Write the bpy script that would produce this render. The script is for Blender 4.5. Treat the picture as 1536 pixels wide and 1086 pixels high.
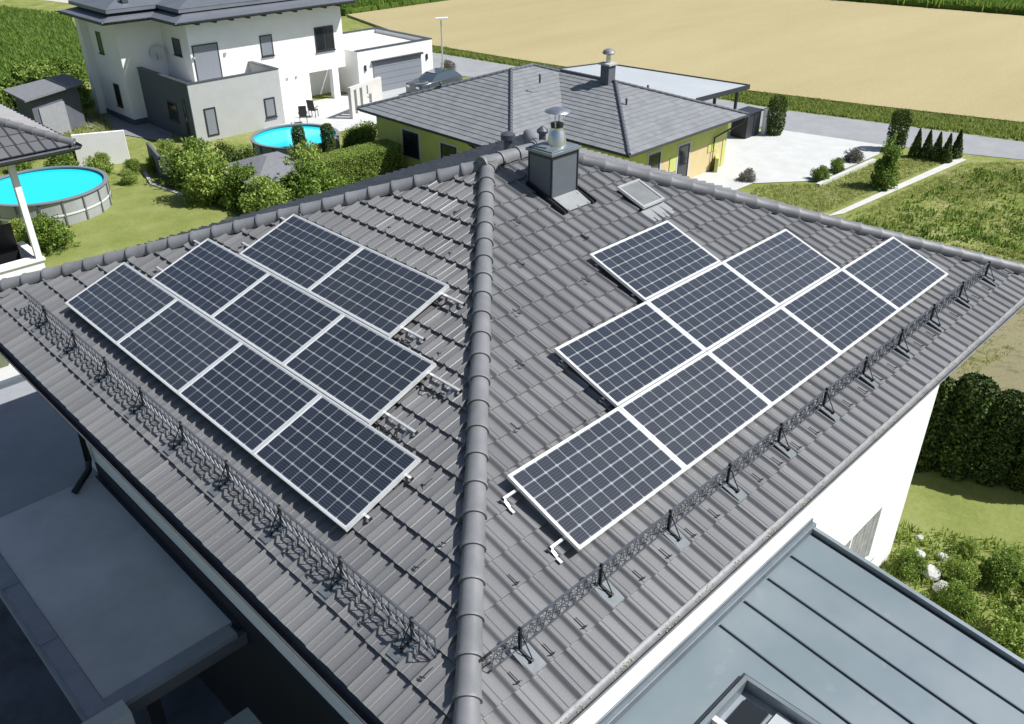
import bpy, bmesh, math, random
from mathutils import Vector, Matrix
random.seed(7)
PI = math.pi
scene = bpy.context.scene
for o in list(bpy.data.objects): bpy.data.objects.remove(o)
COL = scene.collection

# ------------------------------------------------------------------ camera
cd = bpy.data.cameras.new('camera'); cam = bpy.data.objects.new('camera', cd); COL.objects.link(cam)
YAW, TILT, ROLL = math.radians(45.0748), math.radians(30.5445), math.radians(-0.1273)
fwd = Vector((math.cos(YAW)*math.cos(TILT), math.sin(YAW)*math.cos(TILT), -math.sin(TILT)))
rgt = Vector((math.sin(YAW), -math.cos(YAW), 0)); upv = rgt.cross(fwd)
r2 = rgt*math.cos(ROLL)+upv*math.sin(ROLL); u2 = -rgt*math.sin(ROLL)+upv*math.cos(ROLL)
M = Matrix((r2, u2, -fwd)).transposed().to_4x4(); M.translation = Vector((-2.4208, -2.9262, 5.8828))
cam.matrix_world = M
cd.sensor_width = 36; cd.lens = 36*1297.363/1536; cd.clip_end = 2000; cd.clip_start = .1
scene.camera = cam
# ------------------------------------------------------------------ sky, sun, exposure
SUN_EL, SUN_AZ = math.radians(50.5), math.radians(-50)      # azimuth from +X, towards -Y
sd = Vector((math.cos(SUN_EL)*math.cos(SUN_AZ), math.cos(SUN_EL)*math.sin(SUN_AZ), math.sin(SUN_EL)))
w = bpy.data.worlds.new('World'); scene.world = w; w.use_nodes = True
nt = w.node_tree; bg = nt.nodes['Background']; sky = nt.nodes.new('ShaderNodeTexSky')
sky.sky_type = 'NISHITA'; sky.sun_disc = False; sky.sun_elevation = SUN_EL
sky.sun_rotation = math.atan2(sd.x, sd.y); sky.air_density = 1.0; sky.dust_density = 1.2
nt.links.new(sky.outputs[0], bg.inputs[0]); bg.inputs[1].default_value = .068
sl = bpy.data.lights.new('sun', 'SUN'); sl.energy = 5.0; sl.angle = math.radians(.5); sl.color = (1, .975, .945)
so = bpy.data.objects.new('sun', sl); COL.objects.link(so); so.rotation_euler = sd.to_track_quat('Z', 'Y').to_euler()
scene.view_settings.view_transform = 'Standard'; scene.view_settings.look = 'None'
scene.view_settings.exposure = 0.38; scene.view_settings.gamma = 1
scene.render.engine = 'CYCLES'

# ------------------------------------------------------------------ materials
MATS = {}
def mat(name, col, rough=.7, metal=0, var=0, vscale=3, bump=0, bscale=40, spec=.5, col2=None, coat=0):
    if name in MATS: return MATS[name]
    m = bpy.data.materials.new(name); m.use_nodes = True; n = m.node_tree.nodes; l = m.node_tree.links
    b = n['Principled BSDF']; b.inputs['Base Color'].default_value = (*col, 1); b.inputs['Roughness'].default_value = rough
    b.inputs['Metallic'].default_value = metal; b.inputs['Specular IOR Level'].default_value = spec
    b.inputs['Coat Weight'].default_value = coat
    tc = n.new('ShaderNodeTexCoord')
    if var or col2:
        t = n.new('ShaderNodeTexNoise'); t.inputs['Scale'].default_value = vscale; t.inputs['Detail'].default_value = 6; t.inputs['Roughness'].default_value = .65
        l.new(tc.outputs['Object'], t.inputs[0])
        r = n.new('ShaderNodeValToRGB'); r.color_ramp.elements[0].position = .32; r.color_ramp.elements[1].position = .68
        c2 = col2 or tuple(min(1, c*(1+var)) for c in col); c1 = col if col2 else tuple(c*(1-var) for c in col)
        r.color_ramp.elements[0].color = (*c1, 1); r.color_ramp.elements[1].color = (*c2, 1)
        l.new(t.outputs[0], r.inputs[0]); l.new(r.outputs[0], b.inputs['Base Color'])
    if bump:
        t2 = n.new('ShaderNodeTexNoise'); t2.inputs['Scale'].default_value = bscale; t2.inputs['Detail'].default_value = 4
        l.new(tc.outputs['Object'], t2.inputs[0]); bp = n.new('ShaderNodeBump'); bp.inputs['Strength'].default_value = bump
        bp.inputs['Distance'].default_value = .02; l.new(t2.outputs[0], bp.inputs['Height']); l.new(bp.outputs[0], b.inputs['Normal'])
    MATS[name] = m; return m

def mathn(n, l, op, a, b=None, c=None):
    x = n.new('ShaderNodeMath'); x.operation = op
    for i, v in enumerate((a, b, c)):
        if v is None: continue
        if isinstance(v, (int, float)): x.inputs[i].default_value = v
        else: l.new(v, x.inputs[i])
    return x.outputs[0]
def mixc(n, l, f, a, b):
    x = n.new('ShaderNodeMix'); x.data_type = 'RGBA'
    for i, v in ((0, f), (6, a), (7, b)):
        if isinstance(v, (int, float)): x.inputs[i].default_value = v
        elif isinstance(v, tuple): x.inputs[i].default_value = (*v, 1)
        else: l.new(v, x.inputs[i])
    return x.outputs[2]

def tile_mat(name, c1, c2, rough=.5, lichen=.0):
    m = bpy.data.materials.new(name); m.use_nodes = True; n = m.node_tree.nodes; l = m.node_tree.links; b = n['Principled BSDF']
    uv = n.new('ShaderNodeUVMap'); fl = n.new('ShaderNodeVectorMath'); fl.operation = 'FLOOR'; l.new(uv.outputs[0], fl.inputs[0])
    wn = n.new('ShaderNodeTexWhiteNoise'); wn.noise_dimensions = '2D'; l.new(fl.outputs[0], wn.inputs['Vector'])
    tc = n.new('ShaderNodeTexCoord'); t = n.new('ShaderNodeTexNoise'); t.inputs['Scale'].default_value = 1.1; t.inputs['Detail'].default_value = 8; t.inputs['Roughness'].default_value = .7
    l.new(tc.outputs['Object'], t.inputs[0])
    f = mathn(n, l, 'ADD', mathn(n, l, 'MULTIPLY', wn.outputs[0], .45), mathn(n, l, 'MULTIPLY', t.outputs[0], .6))
    base = mixc(n, l, f, c1, c2)
    t3 = n.new('ShaderNodeTexNoise'); t3.inputs['Scale'].default_value = 130; t3.inputs['Detail'].default_value = 3; l.new(tc.outputs['Object'], t3.inputs[0])
    base = mixc(n, l, mathn(n, l, 'MULTIPLY', mathn(n, l, 'SUBTRACT', t3.outputs[0], .35), .5), base, tuple(c*1.5 for c in c2))
    if lichen:
        t4 = n.new('ShaderNodeTexNoise'); t4.inputs['Scale'].default_value = 26; t4.inputs['Detail'].default_value = 2; l.new(tc.outputs['Object'], t4.inputs[0])
        g = mathn(n, l, 'MULTIPLY', mathn(n, l, 'GREATER_THAN', t4.outputs[0], .72), lichen); base = mixc(n, l, g, base, (.3, .28, .2))
    l.new(base, b.inputs['Base Color']); b.inputs['Roughness'].default_value = rough; b.inputs['Specular IOR Level'].default_value = .6
    bp = n.new('ShaderNodeBump'); bp.inputs['Strength'].default_value = .25; bp.inputs['Distance'].default_value = .004; l.new(t3.outputs[0], bp.inputs['Height']); l.new(bp.outputs[0], b.inputs['Normal'])
    MATS[name] = m; return m

def leaf_mat(name, dark, mid, light, trans=.25):
    m = bpy.data.materials.new(name); m.use_nodes = True; n = m.node_tree.nodes; l = m.node_tree.links; b = n['Principled BSDF']
    g = n.new('ShaderNodeNewGeometry'); r = n.new('ShaderNodeValToRGB'); e = r.color_ramp.elements
    e[0].position = 0; e[0].color = (*dark, 1); e[1].position = 1; e[1].color = (*light, 1); k = e.new(.5); k.color = (*mid, 1)
    l.new(g.outputs['Random Per Island'], r.inputs[0]); l.new(r.outputs[0], b.inputs['Base Color']); b.inputs['Roughness'].default_value = .6
    b.inputs['Specular IOR Level'].default_value = .25
    tr = n.new('ShaderNodeBsdfTranslucent'); l.new(r.outputs[0], tr.inputs[0]); mx = n.new('ShaderNodeMixShader'); mx.inputs[0].default_value = trans
    l.new(b.outputs[0], mx.inputs[1]); l.new(tr.outputs[0], mx.inputs[2]); l.new(mx.outputs[0], n['Material Output'].inputs[0])
    MATS[name] = m; return m

def ground_mat(name, stops, scale=.6, fine=14, bump=.6, bd=.05, streak=None):
    """stops: list of colours dark..light, mixed by broad and fine noise"""
    m = bpy.data.materials.new(name); m.use_nodes = True; n = m.node_tree.nodes; l = m.node_tree.links; b = n['Principled BSDF']
    tc = n.new('ShaderNodeTexCoord'); a = n.new('ShaderNodeTexNoise'); a.inputs['Scale'].default_value = scale; a.inputs['Detail'].default_value = 7; a.inputs['Roughness'].default_value = .68
    f = n.new('ShaderNodeTexNoise'); f.inputs['Scale'].default_value = fine; f.inputs['Detail'].default_value = 5; f.inputs['Roughness'].default_value = .75
    src = tc.outputs['Object']
    if streak:
        mp = n.new('ShaderNodeMapping'); mp.inputs['Rotation'].default_value = (0, 0, streak[0]); mp.inputs['Scale'].default_value = (streak[1], streak[2], 1); l.new(src, mp.inputs[0]); src = mp.outputs[0]
    l.new(src, a.inputs[0]); l.new(tc.outputs['Object'], f.inputs[0])
    s = mathn(n, l, 'ADD', mathn(n, l, 'MULTIPLY', a.outputs[0], .6), mathn(n, l, 'MULTIPLY', f.outputs[0], .4))
    r = n.new('ShaderNodeValToRGB'); e = r.color_ramp.elements; e[0].position = .36; e[0].color = (*stops[0], 1); e[1].position = .64; e[1].color = (*stops[-1], 1)
    for i, c in enumerate(stops[1:-1]):
        k = e.new(.36+.28*(i+1)/(len(stops)-1)); k.color = (*c, 1)
    l.new(s, r.inputs[0]); l.new(r.outputs[0], b.inputs['Base Color']); b.inputs['Roughness'].default_value = .9; b.inputs['Specular IOR Level'].default_value = .15
    bp = n.new('ShaderNodeBump'); bp.inputs['Strength'].default_value = bump; bp.inputs['Distance'].default_value = bd; l.new(f.outputs[0], bp.inputs['Height']); l.new(bp.outputs[0], b.inputs['Normal'])
    MATS[name] = m; return m

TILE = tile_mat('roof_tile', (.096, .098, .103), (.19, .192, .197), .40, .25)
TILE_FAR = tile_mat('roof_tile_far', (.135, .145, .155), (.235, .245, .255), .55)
CAP = mat('ridge_cap_tile', (.17, .175, .185), .46, var=.18, vscale=2.5, bump=.2, bscale=120)
WHITE = mat('white_render', (.80, .80, .78), .9, var=.03, vscale=1.2, bump=.15, bscale=160)
GREYW = mat('grey_render', (.40, .41, .41), .9, var=.04, vscale=1.5, bump=.12, bscale=160)
YEL = mat('lime_render', (.52, .56, .17), .9, var=.06, vscale=1.5, bump=.15, bscale=150)
ORNG = mat('apricot_render', (.60, .48, .26), .9, var=.05, vscale=1.5)
ANTH = mat('anthracite_metal', (.045, .05, .06), .42, .3, var=.15, vscale=5)
ANTH2 = mat('anthracite_sheet', (.085, .095, .115), .45, .4, var=.2, vscale=4)
GUT = mat('gutter_metal', (.10, .105, .115), .4, .5, var=.2, vscale=4)
ALU = mat('aluminium', (.72, .72, .71), .38, .75, var=.08, vscale=9)
FRAME = mat('panel_frame', (.78, .79, .78), .35, .45, var=.05, vscale=9)
STEEL = mat('steel', (.62, .63, .64), .28, .9, var=.12, vscale=8)
ZINC = mat('zinc_sheet', (.24, .28, .31), .42, .55, var=.14, vscale=1.6, bump=.05, bscale=8)
PLATE = mat('guard_plate', (.125, .145, .16), .5, .1, var=.15, vscale=12)
GUARD = mat('guard_metal', (.035, .042, .055), .45, .3, var=.2, vscale=20)
BLACK = mat('black_plastic', (.012, .013, .015), .4)
GLASS = mat('window_glass', (.018, .022, .028), .08, 0, spec=.8)
CURT = mat('curtain', (.27, .28, .28), .9, var=.2, vscale=6)
SHUT = mat('roller_shutter', (.22, .24, .27), .6, var=.05, vscale=10)
CONC = mat('concrete', (.42, .42, .41), .9, var=.12, vscale=2.5, bump=.3, bscale=60)
PAVE = mat('pale_paving', (.50, .51, .50), .92, var=.07, vscale=1.1, bump=.2, bscale=30)
ASPH = mat('asphalt', (.27, .28, .29), .92, var=.10, vscale=.8, bump=.4, bscale=60)
ASPHD = mat('dark_asphalt', (.13, .145, .165), .85, var=.45, vscale=.8, bump=.3, bscale=60)
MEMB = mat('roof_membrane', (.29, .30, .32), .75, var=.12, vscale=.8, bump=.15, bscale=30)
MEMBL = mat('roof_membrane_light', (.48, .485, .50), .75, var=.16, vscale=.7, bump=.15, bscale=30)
GRAVW = mat('pale_roof_gravel', (.60, .60, .58), .95, var=.06, vscale=6, bump=.5, bscale=60)
WOOD = mat('grey_boards', (.20, .20, .21), .8, var=.2, vscale=4)
SLATE = mat('bitumen_shingle', (.17, .175, .19), .85, var=.12, vscale=4, bump=.4, bscale=60)
DKWALL = mat('dark_wall', (.10, .11, .135), .85, var=.12, vscale=2)
POOLW = mat('pool_wall', (.36, .375, .39), .45, .1, var=.08, vscale=3)
POOLB = mat('pool_band', (.70, .71, .71), .4, .1)
BARK = mat('bark', (.11, .08, .055), .9, var=.3, vscale=12)
STONE = mat('white_stone', (.46, .46, .44), .85, var=.12, vscale=6, bump=.5, bscale=20)
SOIL = ground_mat('dry_soil', [(.13, .14, .06), (.26, .23, .14), (.18, .20, .08)], 1.5, 14)
LEAF = leaf_mat('shrub_leaf', (.055, .11, .018), (.17, .27, .045), (.34, .44, .10), .35)
LEAFL = leaf_mat('light_leaf', (.11, .19, .03), (.27, .37, .07), (.46, .54, .16), .35)
LEAFD = leaf_mat('thuja_leaf', (.03, .055, .010), (.07, .115, .02), (.14, .19, .04), .10)
VERGEL = leaf_mat('verge_blade', (.12, .19, .03), (.26, .34, .07), (.44, .46, .17), .5)
LEAFH = leaf_mat('hedge_leaf', (.014, .026, .006), (.045, .08, .014), (.11, .16, .03), .03)
LEAFB = leaf_mat('bronze_leaf', (.13, .12, .11), (.24, .23, .21), (.34, .34, .28))
GRASSL = leaf_mat('grass_blade', (.22, .27, .06), (.36, .40, .12), (.52, .50, .25), .5)
CORNL = leaf_mat('maize_leaf', (.08, .16, .025), (.17, .28, .05), (.28, .38, .08), .4)
WHEATL = leaf_mat('wheat_ear', (.30, .27, .13), (.40, .345, .18), (.50, .43, .24), .3)
LAWN = ground_mat('lawn', [(.145, .175, .045), (.195, .225, .065), (.25, .265, .105)], .7, 9, .5, .03)
MEADOW = ground_mat('meadow', [(.08, .125, .022), (.18, .22, .05), (.24, .26, .09), (.36, .32, .17)], .45, 3.5, .8, .08)
CORNG = ground_mat('maize_ground', [(.04,.08,.012), (.08,.135,.022), (.12,.18,.035)], .35, 2.2, .9, .2)
WHEAT = ground_mat('wheat', [(.34, .29, .155), (.385, .33, .18), (.43, .365, .21)], .05, 5, .6, .08, (.3, .4, 1.6))
GRAVEL = mat('gravel_path', (.48, .45, .38), .95, var=.15, vscale=3, bump=.6, bscale=40)

def water_mat():
    m = bpy.data.materials.new('pool_water'); m.use_nodes = True; n = m.node_tree.nodes; l = m.node_tree.links; b = n['Principled BSDF']
    b.inputs['Base Color'].default_value = (.012, .62, .78, 1); b.inputs['Roughness'].default_value = .08; b.inputs['Specular IOR Level'].default_value = .35
    t = n.new('ShaderNodeTexNoise'); t.inputs['Scale'].default_value = 3; bp = n.new('ShaderNodeBump'); bp.inputs['Strength'].default_value = .12
    tc = n.new('ShaderNodeTexCoord'); l.new(tc.outputs['Object'], t.inputs[0]); l.new(t.outputs[0], bp.inputs['Height']); l.new(bp.outputs[0], b.inputs['Normal']); return m
WATER = water_mat()

PW, PH = 1.664, .986
def cell_mat():
    m = bpy.data.materials.new('solar_cells'); m.use_nodes = True; n = m.node_tree.nodes; l = m.node_tree.links; b = n['Principled BSDF']
    tc = n.new('ShaderNodeTexCoord'); sp = n.new('ShaderNodeSeparateXYZ'); l.new(tc.outputs['UV'], sp.inputs[0])
    u = mathn(n, l, 'MULTIPLY', sp.outputs[0], 10); v = mathn(n, l, 'MULTIPLY', sp.outputs[1], 6)
    fu = mathn(n, l, 'FRACT', u); fv = mathn(n, l, 'FRACT', v)
    du = mathn(n, l, 'SUBTRACT', .5, mathn(n, l, 'ABSOLUTE', mathn(n, l, 'SUBTRACT', fu, .5)))   # distance to cell edge (0..0.5)
    dv = mathn(n, l, 'SUBTRACT', .5, mathn(n, l, 'ABSOLUTE', mathn(n, l, 'SUBTRACT', fv, .5)))
    gu = mathn(n, l, 'LESS_THAN', du, .034); gv = mathn(n, l, 'LESS_THAN', dv, .042)
    dia = mathn(n, l, 'LESS_THAN', mathn(n, l, 'ADD', du, dv), .13)
    gap = mathn(n, l, 'MAXIMUM', mathn(n, l, 'MAXIMUM', mathn(n, l, 'MULTIPLY', gu, .6), mathn(n, l, 'MULTIPLY', gv, .8)), dia)
    bus = mathn(n, l, 'LESS_THAN', mathn(n, l, 'ABSOLUTE', mathn(n, l, 'SUBTRACT', mathn(n, l, 'FRACT', mathn(n, l, 'MULTIPLY', fv, 5)), .5)), .085)
    fl = n.new('ShaderNodeCombineXYZ'); l.new(mathn(n, l, 'FLOOR', u), fl.inputs[0]); l.new(mathn(n, l, 'FLOOR', v), fl.inputs[1])
    wn = n.new('ShaderNodeTexWhiteNoise'); l.new(fl.outputs[0], wn.inputs['Vector'])
    cell = mixc(n, l, wn.outputs[0], (.012, .017, .030), (.019, .025, .040))
    c = mixc(n, l, mathn(n, l, 'MULTIPLY', bus, .30), cell, (.14, .155, .175))
    c = mixc(n, l, gap, c, (.28, .31, .325))
    l.new(c, b.inputs['Base Color']); b.inputs['Roughness'].default_value = .35; b.inputs['Specular IOR Level'].default_value = .3
    oi = n.new('ShaderNodeObjectInfo'); tn = n.new('ShaderNodeTexNoise'); tn.inputs['Scale'].default_value = 2.2; tn.inputs['Detail'].default_value = 5; l.new(tc.outputs['Object'], tn.inputs[0])
    dust = mathn(n, l, 'MULTIPLY', mathn(n, l, 'MULTIPLY', tn.outputs[0], .10), mathn(n, l, 'ADD', oi.outputs['Random'], .25))
    l.new(mixc(n, l, dust, c, (.34, .33, .30)), b.inputs['Base Color'])
    b.inputs['Coat Weight'].default_value = .8; b.inputs['Coat Roughness'].default_value = .08; b.inputs['Coat IOR'].default_value = 1.36
    return m
CELL = cell_mat()

# ------------------------------------------------------------------ mesh helpers
ORG = {}
def origin(o):
    return ORG.get(o.name, Vector((0, 0, 0)))
def tag(o, label=None, cat=None, group=None, kind=None):
    if label: o['label'] = label
    if cat: o['category'] = cat
    if group: o['group'] = group
    if kind: o['kind'] = kind
    return o
def empty(name, loc, label=None, cat=None, group=None, rz=0):
    o = bpy.data.objects.new(name, None); COL.objects.link(o); o.location = loc; o.rotation_euler.z = rz; o.empty_display_size = .2
    ORG[o.name] = Vector(loc); return tag(o, label, cat, group)
def copy_tree(o, parent=None):
    c = o.copy(); COL.objects.link(c)
    if parent is not None: c.parent = parent
    for ch in [x for x in bpy.data.objects if x.parent == o]: copy_tree(ch, c)
    return c

class MB:
    def __init__(s): s.v = []; s.f = []; s.uv = None
    def add(s, vs, fs):
        k = len(s.v); s.v += [tuple(p) for p in vs]; s.f += [tuple(i+k for i in f) for f in fs]; return s
    def box(s, x0, y0, z0, x1, y1, z1):
        if x0 > x1: x0, x1 = x1, x0
        if y0 > y1: y0, y1 = y1, y0
        if z0 > z1: z0, z1 = z1, z0
        return s.add([(x0,y0,z0),(x1,y0,z0),(x1,y1,z0),(x0,y1,z0),(x0,y0,z1),(x1,y0,z1),(x1,y1,z1),(x0,y1,z1)],
                     [(0,3,2,1),(4,5,6,7),(0,1,5,4),(1,2,6,5),(2,3,7,6),(3,0,4,7)])
    def obox(s, c, ax, ay, az):   # oriented box: centre + half vectors
        c, ax, ay, az = map(Vector, (c, ax, ay, az)); vs = []
        for k in (-1, 1):
            for i, j in ((-1,-1),(1,-1),(1,1),(-1,1)): vs.append(c+ax*i+ay*j+az*k)
        return s.add(vs, [(0,3,2,1),(4,5,6,7),(0,1,5,4),(1,2,6,5),(2,3,7,6),(3,0,4,7)])
    def bar(s, a, b, w, h, up=(0,0,1)):  # bar from a to b, w wide, h high
        a, b = Vector(a), Vector(b); d = (b-a); u = Vector(up); sd_ = d.cross(u)
        if sd_.length < 1e-6: sd_ = d.cross(Vector((1,0,0)))
        sd_.normalize(); uu = sd_.cross(d).normalized(); return s.obox((a+b)/2, d/2, sd_*w/2, uu*h/2)
    def prism(s, poly, z0, z1):
        n = len(poly); ar = sum(poly[i][0]*poly[(i+1)%n][1]-poly[(i+1)%n][0]*poly[i][1] for i in range(n))
        if ar < 0: poly = poly[::-1]
        return s.add([(x,y,z0) for x,y in poly]+[(x,y,z1) for x,y in poly],
                     [tuple(range(n))[::-1], tuple(range(n,2*n))]+[(i,(i+1)%n,n+(i+1)%n,n+i) for i in range(n)])
    def tube(s, pts, r, n=10, cap=True, rs=None):
        pts = [Vector(p) for p in pts]; k = len(s.v); m = len(pts)
        ref = Vector((0,0,1))
        for i, p in enumerate(pts):
            d = (pts[min(i+1,m-1)]-pts[max(i-1,0)]).normalized()
            a = d.cross(ref)
            if a.length < 1e-3: a = d.cross(Vector((1,0,0)))
            a.normalize(); b = d.cross(a); rr = rs[i] if rs else r
            for j in range(n):
                t = 2*PI*j/n; s.v.append(tuple(p+(a*math.cos(t)+b*math.sin(t))*rr))
        for i in range(m-1):
            for j in range(n):
                s.f.append((k+i*n+j, k+i*n+(j+1)%n, k+(i+1)*n+(j+1)%n, k+(i+1)*n+j))
        if cap: s.f.append(tuple(k+j for j in range(n))[::-1]); s.f.append(tuple(k+(m-1)*n+j for j in range(n)))
        return s
    def lathe(s, cx, cy, prof, n=24, ex=1, ey=1):  # prof: (r,z)
        k = len(s.v)
        for r, z in prof:
            for j in range(n):
                t = 2*PI*j/n; s.v.append((cx+r*ex*math.cos(t), cy+r*ey*math.sin(t), z))
        for i in range(len(prof)-1):
            for j in range(n): s.f.append((k+i*n+j, k+i*n+(j+1)%n, k+(i+1)*n+(j+1)%n, k+(i+1)*n+j))
        s.f.append(tuple(k+j for j in range(n))[::-1]); s.f.append(tuple(k+(len(prof)-1)*n+j for j in range(n)))
        return s
    def quadstrip(s, *vs): return s.add(vs, [tuple(range(len(vs)))])
    def build(s, name, m, parent=None, smooth=False, bevel=0, fixn=True):
        o0 = origin(parent) if parent else Vector((0,0,0))
        me = bpy.data.meshes.new(name); me.from_pydata([(x-o0.x, y-o0.y, z-o0.z) for x,y,z in s.v], [], s.f)
        me.materials.append(m)
        if fixn:
            bm = bmesh.new(); bm.from_mesh(me); bmesh.ops.recalc_face_normals(bm, faces=bm.faces); bm.to_mesh(me); bm.free()
        if smooth:
            for p in me.polygons: p.use_smooth = True
        o = bpy.data.objects.new(name, me); COL.objects.link(o)
        if bevel:
            b = o.modifiers.new('bevel', 'BEVEL'); b.width = bevel; b.segments = 2; b.limit_method = 'ANGLE'
        if parent: o.parent = parent; ORG[o.name] = o0
        return o
def smooth_angle(o, ang=40):
    me = o.data
    for p in me.polygons: p.use_smooth = True
    try: me.set_sharp_from_angle(angle=math.radians(ang))
    except Exception: pass
    return o

def tile_field(name, parent, O, e, u, pitch, smax, tmax, clips, ps=.2, pt=.332, amp=.041, step=.034, ph=.02, m=None, ribw=.26, sub=10, wav=0.002, t0=-.03, flip=False):
    """tiles on a sloping plane. O eave origin, e unit along eave, u horizontal unit up the slope; clips: (point, normal) keep the side the normal points away from"""
    O, e, u = Vector(O), Vector(e), Vector(u); ut = Vector((u.x*math.cos(pitch), u.y*math.cos(pitch), math.sin(pitch)))
    nn = e.cross(ut)
    if nn.z < 0: nn = -nn
    nc = int(smax/ps)+2; cols = []
    FL = [0,.02,.06,.10,.28,.31,.34,.55,.79,.84,.90,.95] if sub >= 10 else [j/sub for j in range(sub)]
    if flip: FL = sorted((1-f) % 1 for f in FL)
    for i in range(nc):
        for f in FL: cols.append((i*ps+f*ps+ph-ps, f, i))
    def prof(f):
        if flip: f = (1-f) % 1
        if sub >= 10:      # steep flank on one side of the rib, slow one on the other
            if f <= .10: h = amp*(1-max(0, f-.02)/.08)
            elif f >= .79: h = amp*(.5-.5*math.cos(PI*(f-.79)/.21))
            else: h = 0
            if .29 < f < .33: h -= .005
        else:
            d = min(f, 1-f)/ribw*2; h = amp*(.5+.5*math.cos(PI*min(d, 1)))
        h += .003*math.sin(PI*f)
        return h
    verts = []; uvs = []; faces = []; nr = int(math.ceil((tmax-t0)/pt)); L = len(cols); rnd = random.Random(3)
    for k in range(nr):
        ta = k*pt if k else t0
        tb = (k+1)*pt
        jit = [rnd.uniform(-.0025, .0025) for _ in range(nc)]; jt = [rnd.uniform(-.004, .004) for _ in range(nc)]
        for (t, hadd, lip) in ((ta, -.004, 1), (ta, step, 1), ((ta+tb)/2, step*.5, 0), (tb+.004, 0, 0)):
            for (s_, f, i) in cols:
                h = hadd + (prof(f)+jit[i] if hadd > -.003 else prof(f)*.25)
                tt = t + (jt[i] - wav*math.cos(2*PI*f) if lip else 0)
                verts.append(O + e*s_ + ut*tt + nn*h); uvs.append((i+.5, k+.5))
        b = k*4*L
        for rrow in range(3):
            for c in range(L-1): faces.append((b+rrow*L+c, b+rrow*L+c+1, b+(rrow+1)*L+c+1, b+(rrow+1)*L+c))
    o0 = origin(parent) if parent else Vector((0,0,0))
    bm = bmesh.new(); bv = [bm.verts.new(p) for p in verts]; uvl = bm.loops.layers.uv.new('UVMap')
    for f in faces:
        try: fc = bm.faces.new([bv[i] for i in f])
        except ValueError: continue
        col_i = uvs[f[0]]
        for lp in fc.loops: lp[uvl].uv = col_i
    for p, nrm in clips:
        bmesh.ops.bisect_plane(bm, geom=bm.verts[:]+bm.edges[:]+bm.faces[:], plane_co=p, plane_no=nrm, clear_outer=True)
    bm.normal_update()
    if sum(f.normal.dot(nn) for f in bm.faces) < 0: bmesh.ops.reverse_faces(bm, faces=bm.faces)
    bmesh.ops.translate(bm, verts=bm.verts, vec=-o0)
    me = bpy.data.meshes.new(name); bm.to_mesh(me); bm.free(); me.materials.append(m or TILE)
    o = bpy.data.objects.new(name, me); COL.objects.link(o)
    if parent: o.parent = parent; ORG[o.name] = o0
    smooth_angle(o, 35); return o

def cap_line(name, parent, a, b, r, m, seg=.343, n=12, lift=0, first=0.0, rag=0):
    """overlapping half-round cap tiles from low end a to high end b"""
    a, b = Vector(a), Vector(b); d = b-a; Ln = d.length; d.normalize()
    side = d.cross(Vector((0,0,1))).normalized(); up = side.cross(d).normalized()
    mb = MB(); t = first; k = 0
    while t < Ln-.01:
        t1 = min(t+seg+.04, Ln)
        prof = [(t-.0, r*1.11), (t+.03, r*1.12), (t+.05, r*1.03), (t1, r*.92)]
        base = len(mb.v)
        for (tt, rr) in prof:
            c = a+d*tt+up*lift
            for j in range(n+1):
                th = PI*(-.08+1.16*j/n); p = c+side*math.cos(th)*rr+up*math.sin(th)*rr*1.02; mb.v.append(tuple(p))
            # tuck the lower lip
        for i in range(3):
            for j in range(n): mb.f.append((base+i*(n+1)+j, base+i*(n+1)+j+1, base+(i+1)*(n+1)+j+1, base+(i+1)*(n+1)+j))
        mb.f.append(tuple(base+j for j in range(n+1)))
        t += seg; k += 1
    o = mb.build(name, m, parent); smooth_angle(o, 50); return o

def hip_roof(parent, x0, y0, x1, y1, z, pitch, m, caps=CAP, ps=.3, pt=.36, faces='LRBF', amp=.012, step=.03, capr=.09, sub=4):
    """hipped roof of tiles over a rectangle; L faces -X, F faces -Y, R faces +X, B faces +Y"""
    wx, wy = x1-x0, y1-y0; hw = min(wx, wy)/2; zt = z+hw*math.tan(pitch); tm = hw/math.cos(pitch)
    s2 = Vector
    A = Vector((x0+hw, y0+hw, zt)); B = Vector((x1-hw, y1-hw, zt))
    c = {'F': ((x0,y0,z),(1,0,0),(0,1,0),wx,[((x0,y0,z),(-1,1,0)),((x1,y0,z),(1,1,0))]),
         'L': ((x0,y0,z),(0,1,0),(1,0,0),wy,[((x0,y0,z),(1,-1,0)),((x0,y1,z),(1,1,0))]),
         'B': ((x0,y1,z),(1,0,0),(0,-1,0),wx,[((x0,y1,z),(-1,-1,0)),((x1,y1,z),(1,-1,0))]),
         'R': ((x1,y0,z),(0,1,0),(-1,0,0),wy,[((x1,y0,z),(-1,-1,0)),((x1,y1,z),(-1,1,0))])}
    for k in faces:
        O, e, u, sm, cl = c[k]
        cl = cl + [(tuple(A) if k in 'FL' else tuple(B), u)]
        tile_field('roof_slope', parent, O, e, u, pitch, sm, tm, cl, ps=ps, pt=pt, amp=amp, step=step, m=m, sub=sub, t0=-.02)
    zc = .03
    for p, q_ in (((x0,y0,z),A),((x1,y0,z),(x1-hw,y0+hw,zt)),((x0,y1,z),(x0+hw,y1-hw,zt)),((x1,y1,z),B),(A,B)):
        if (Vector(q_)-Vector(p)).length > .2: cap_line('ridge_cap', parent, Vector(p)+Vector((0,0,zc)), Vector(q_)+Vector((0,0,zc)), capr, caps, n=8)
    return A, B

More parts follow.
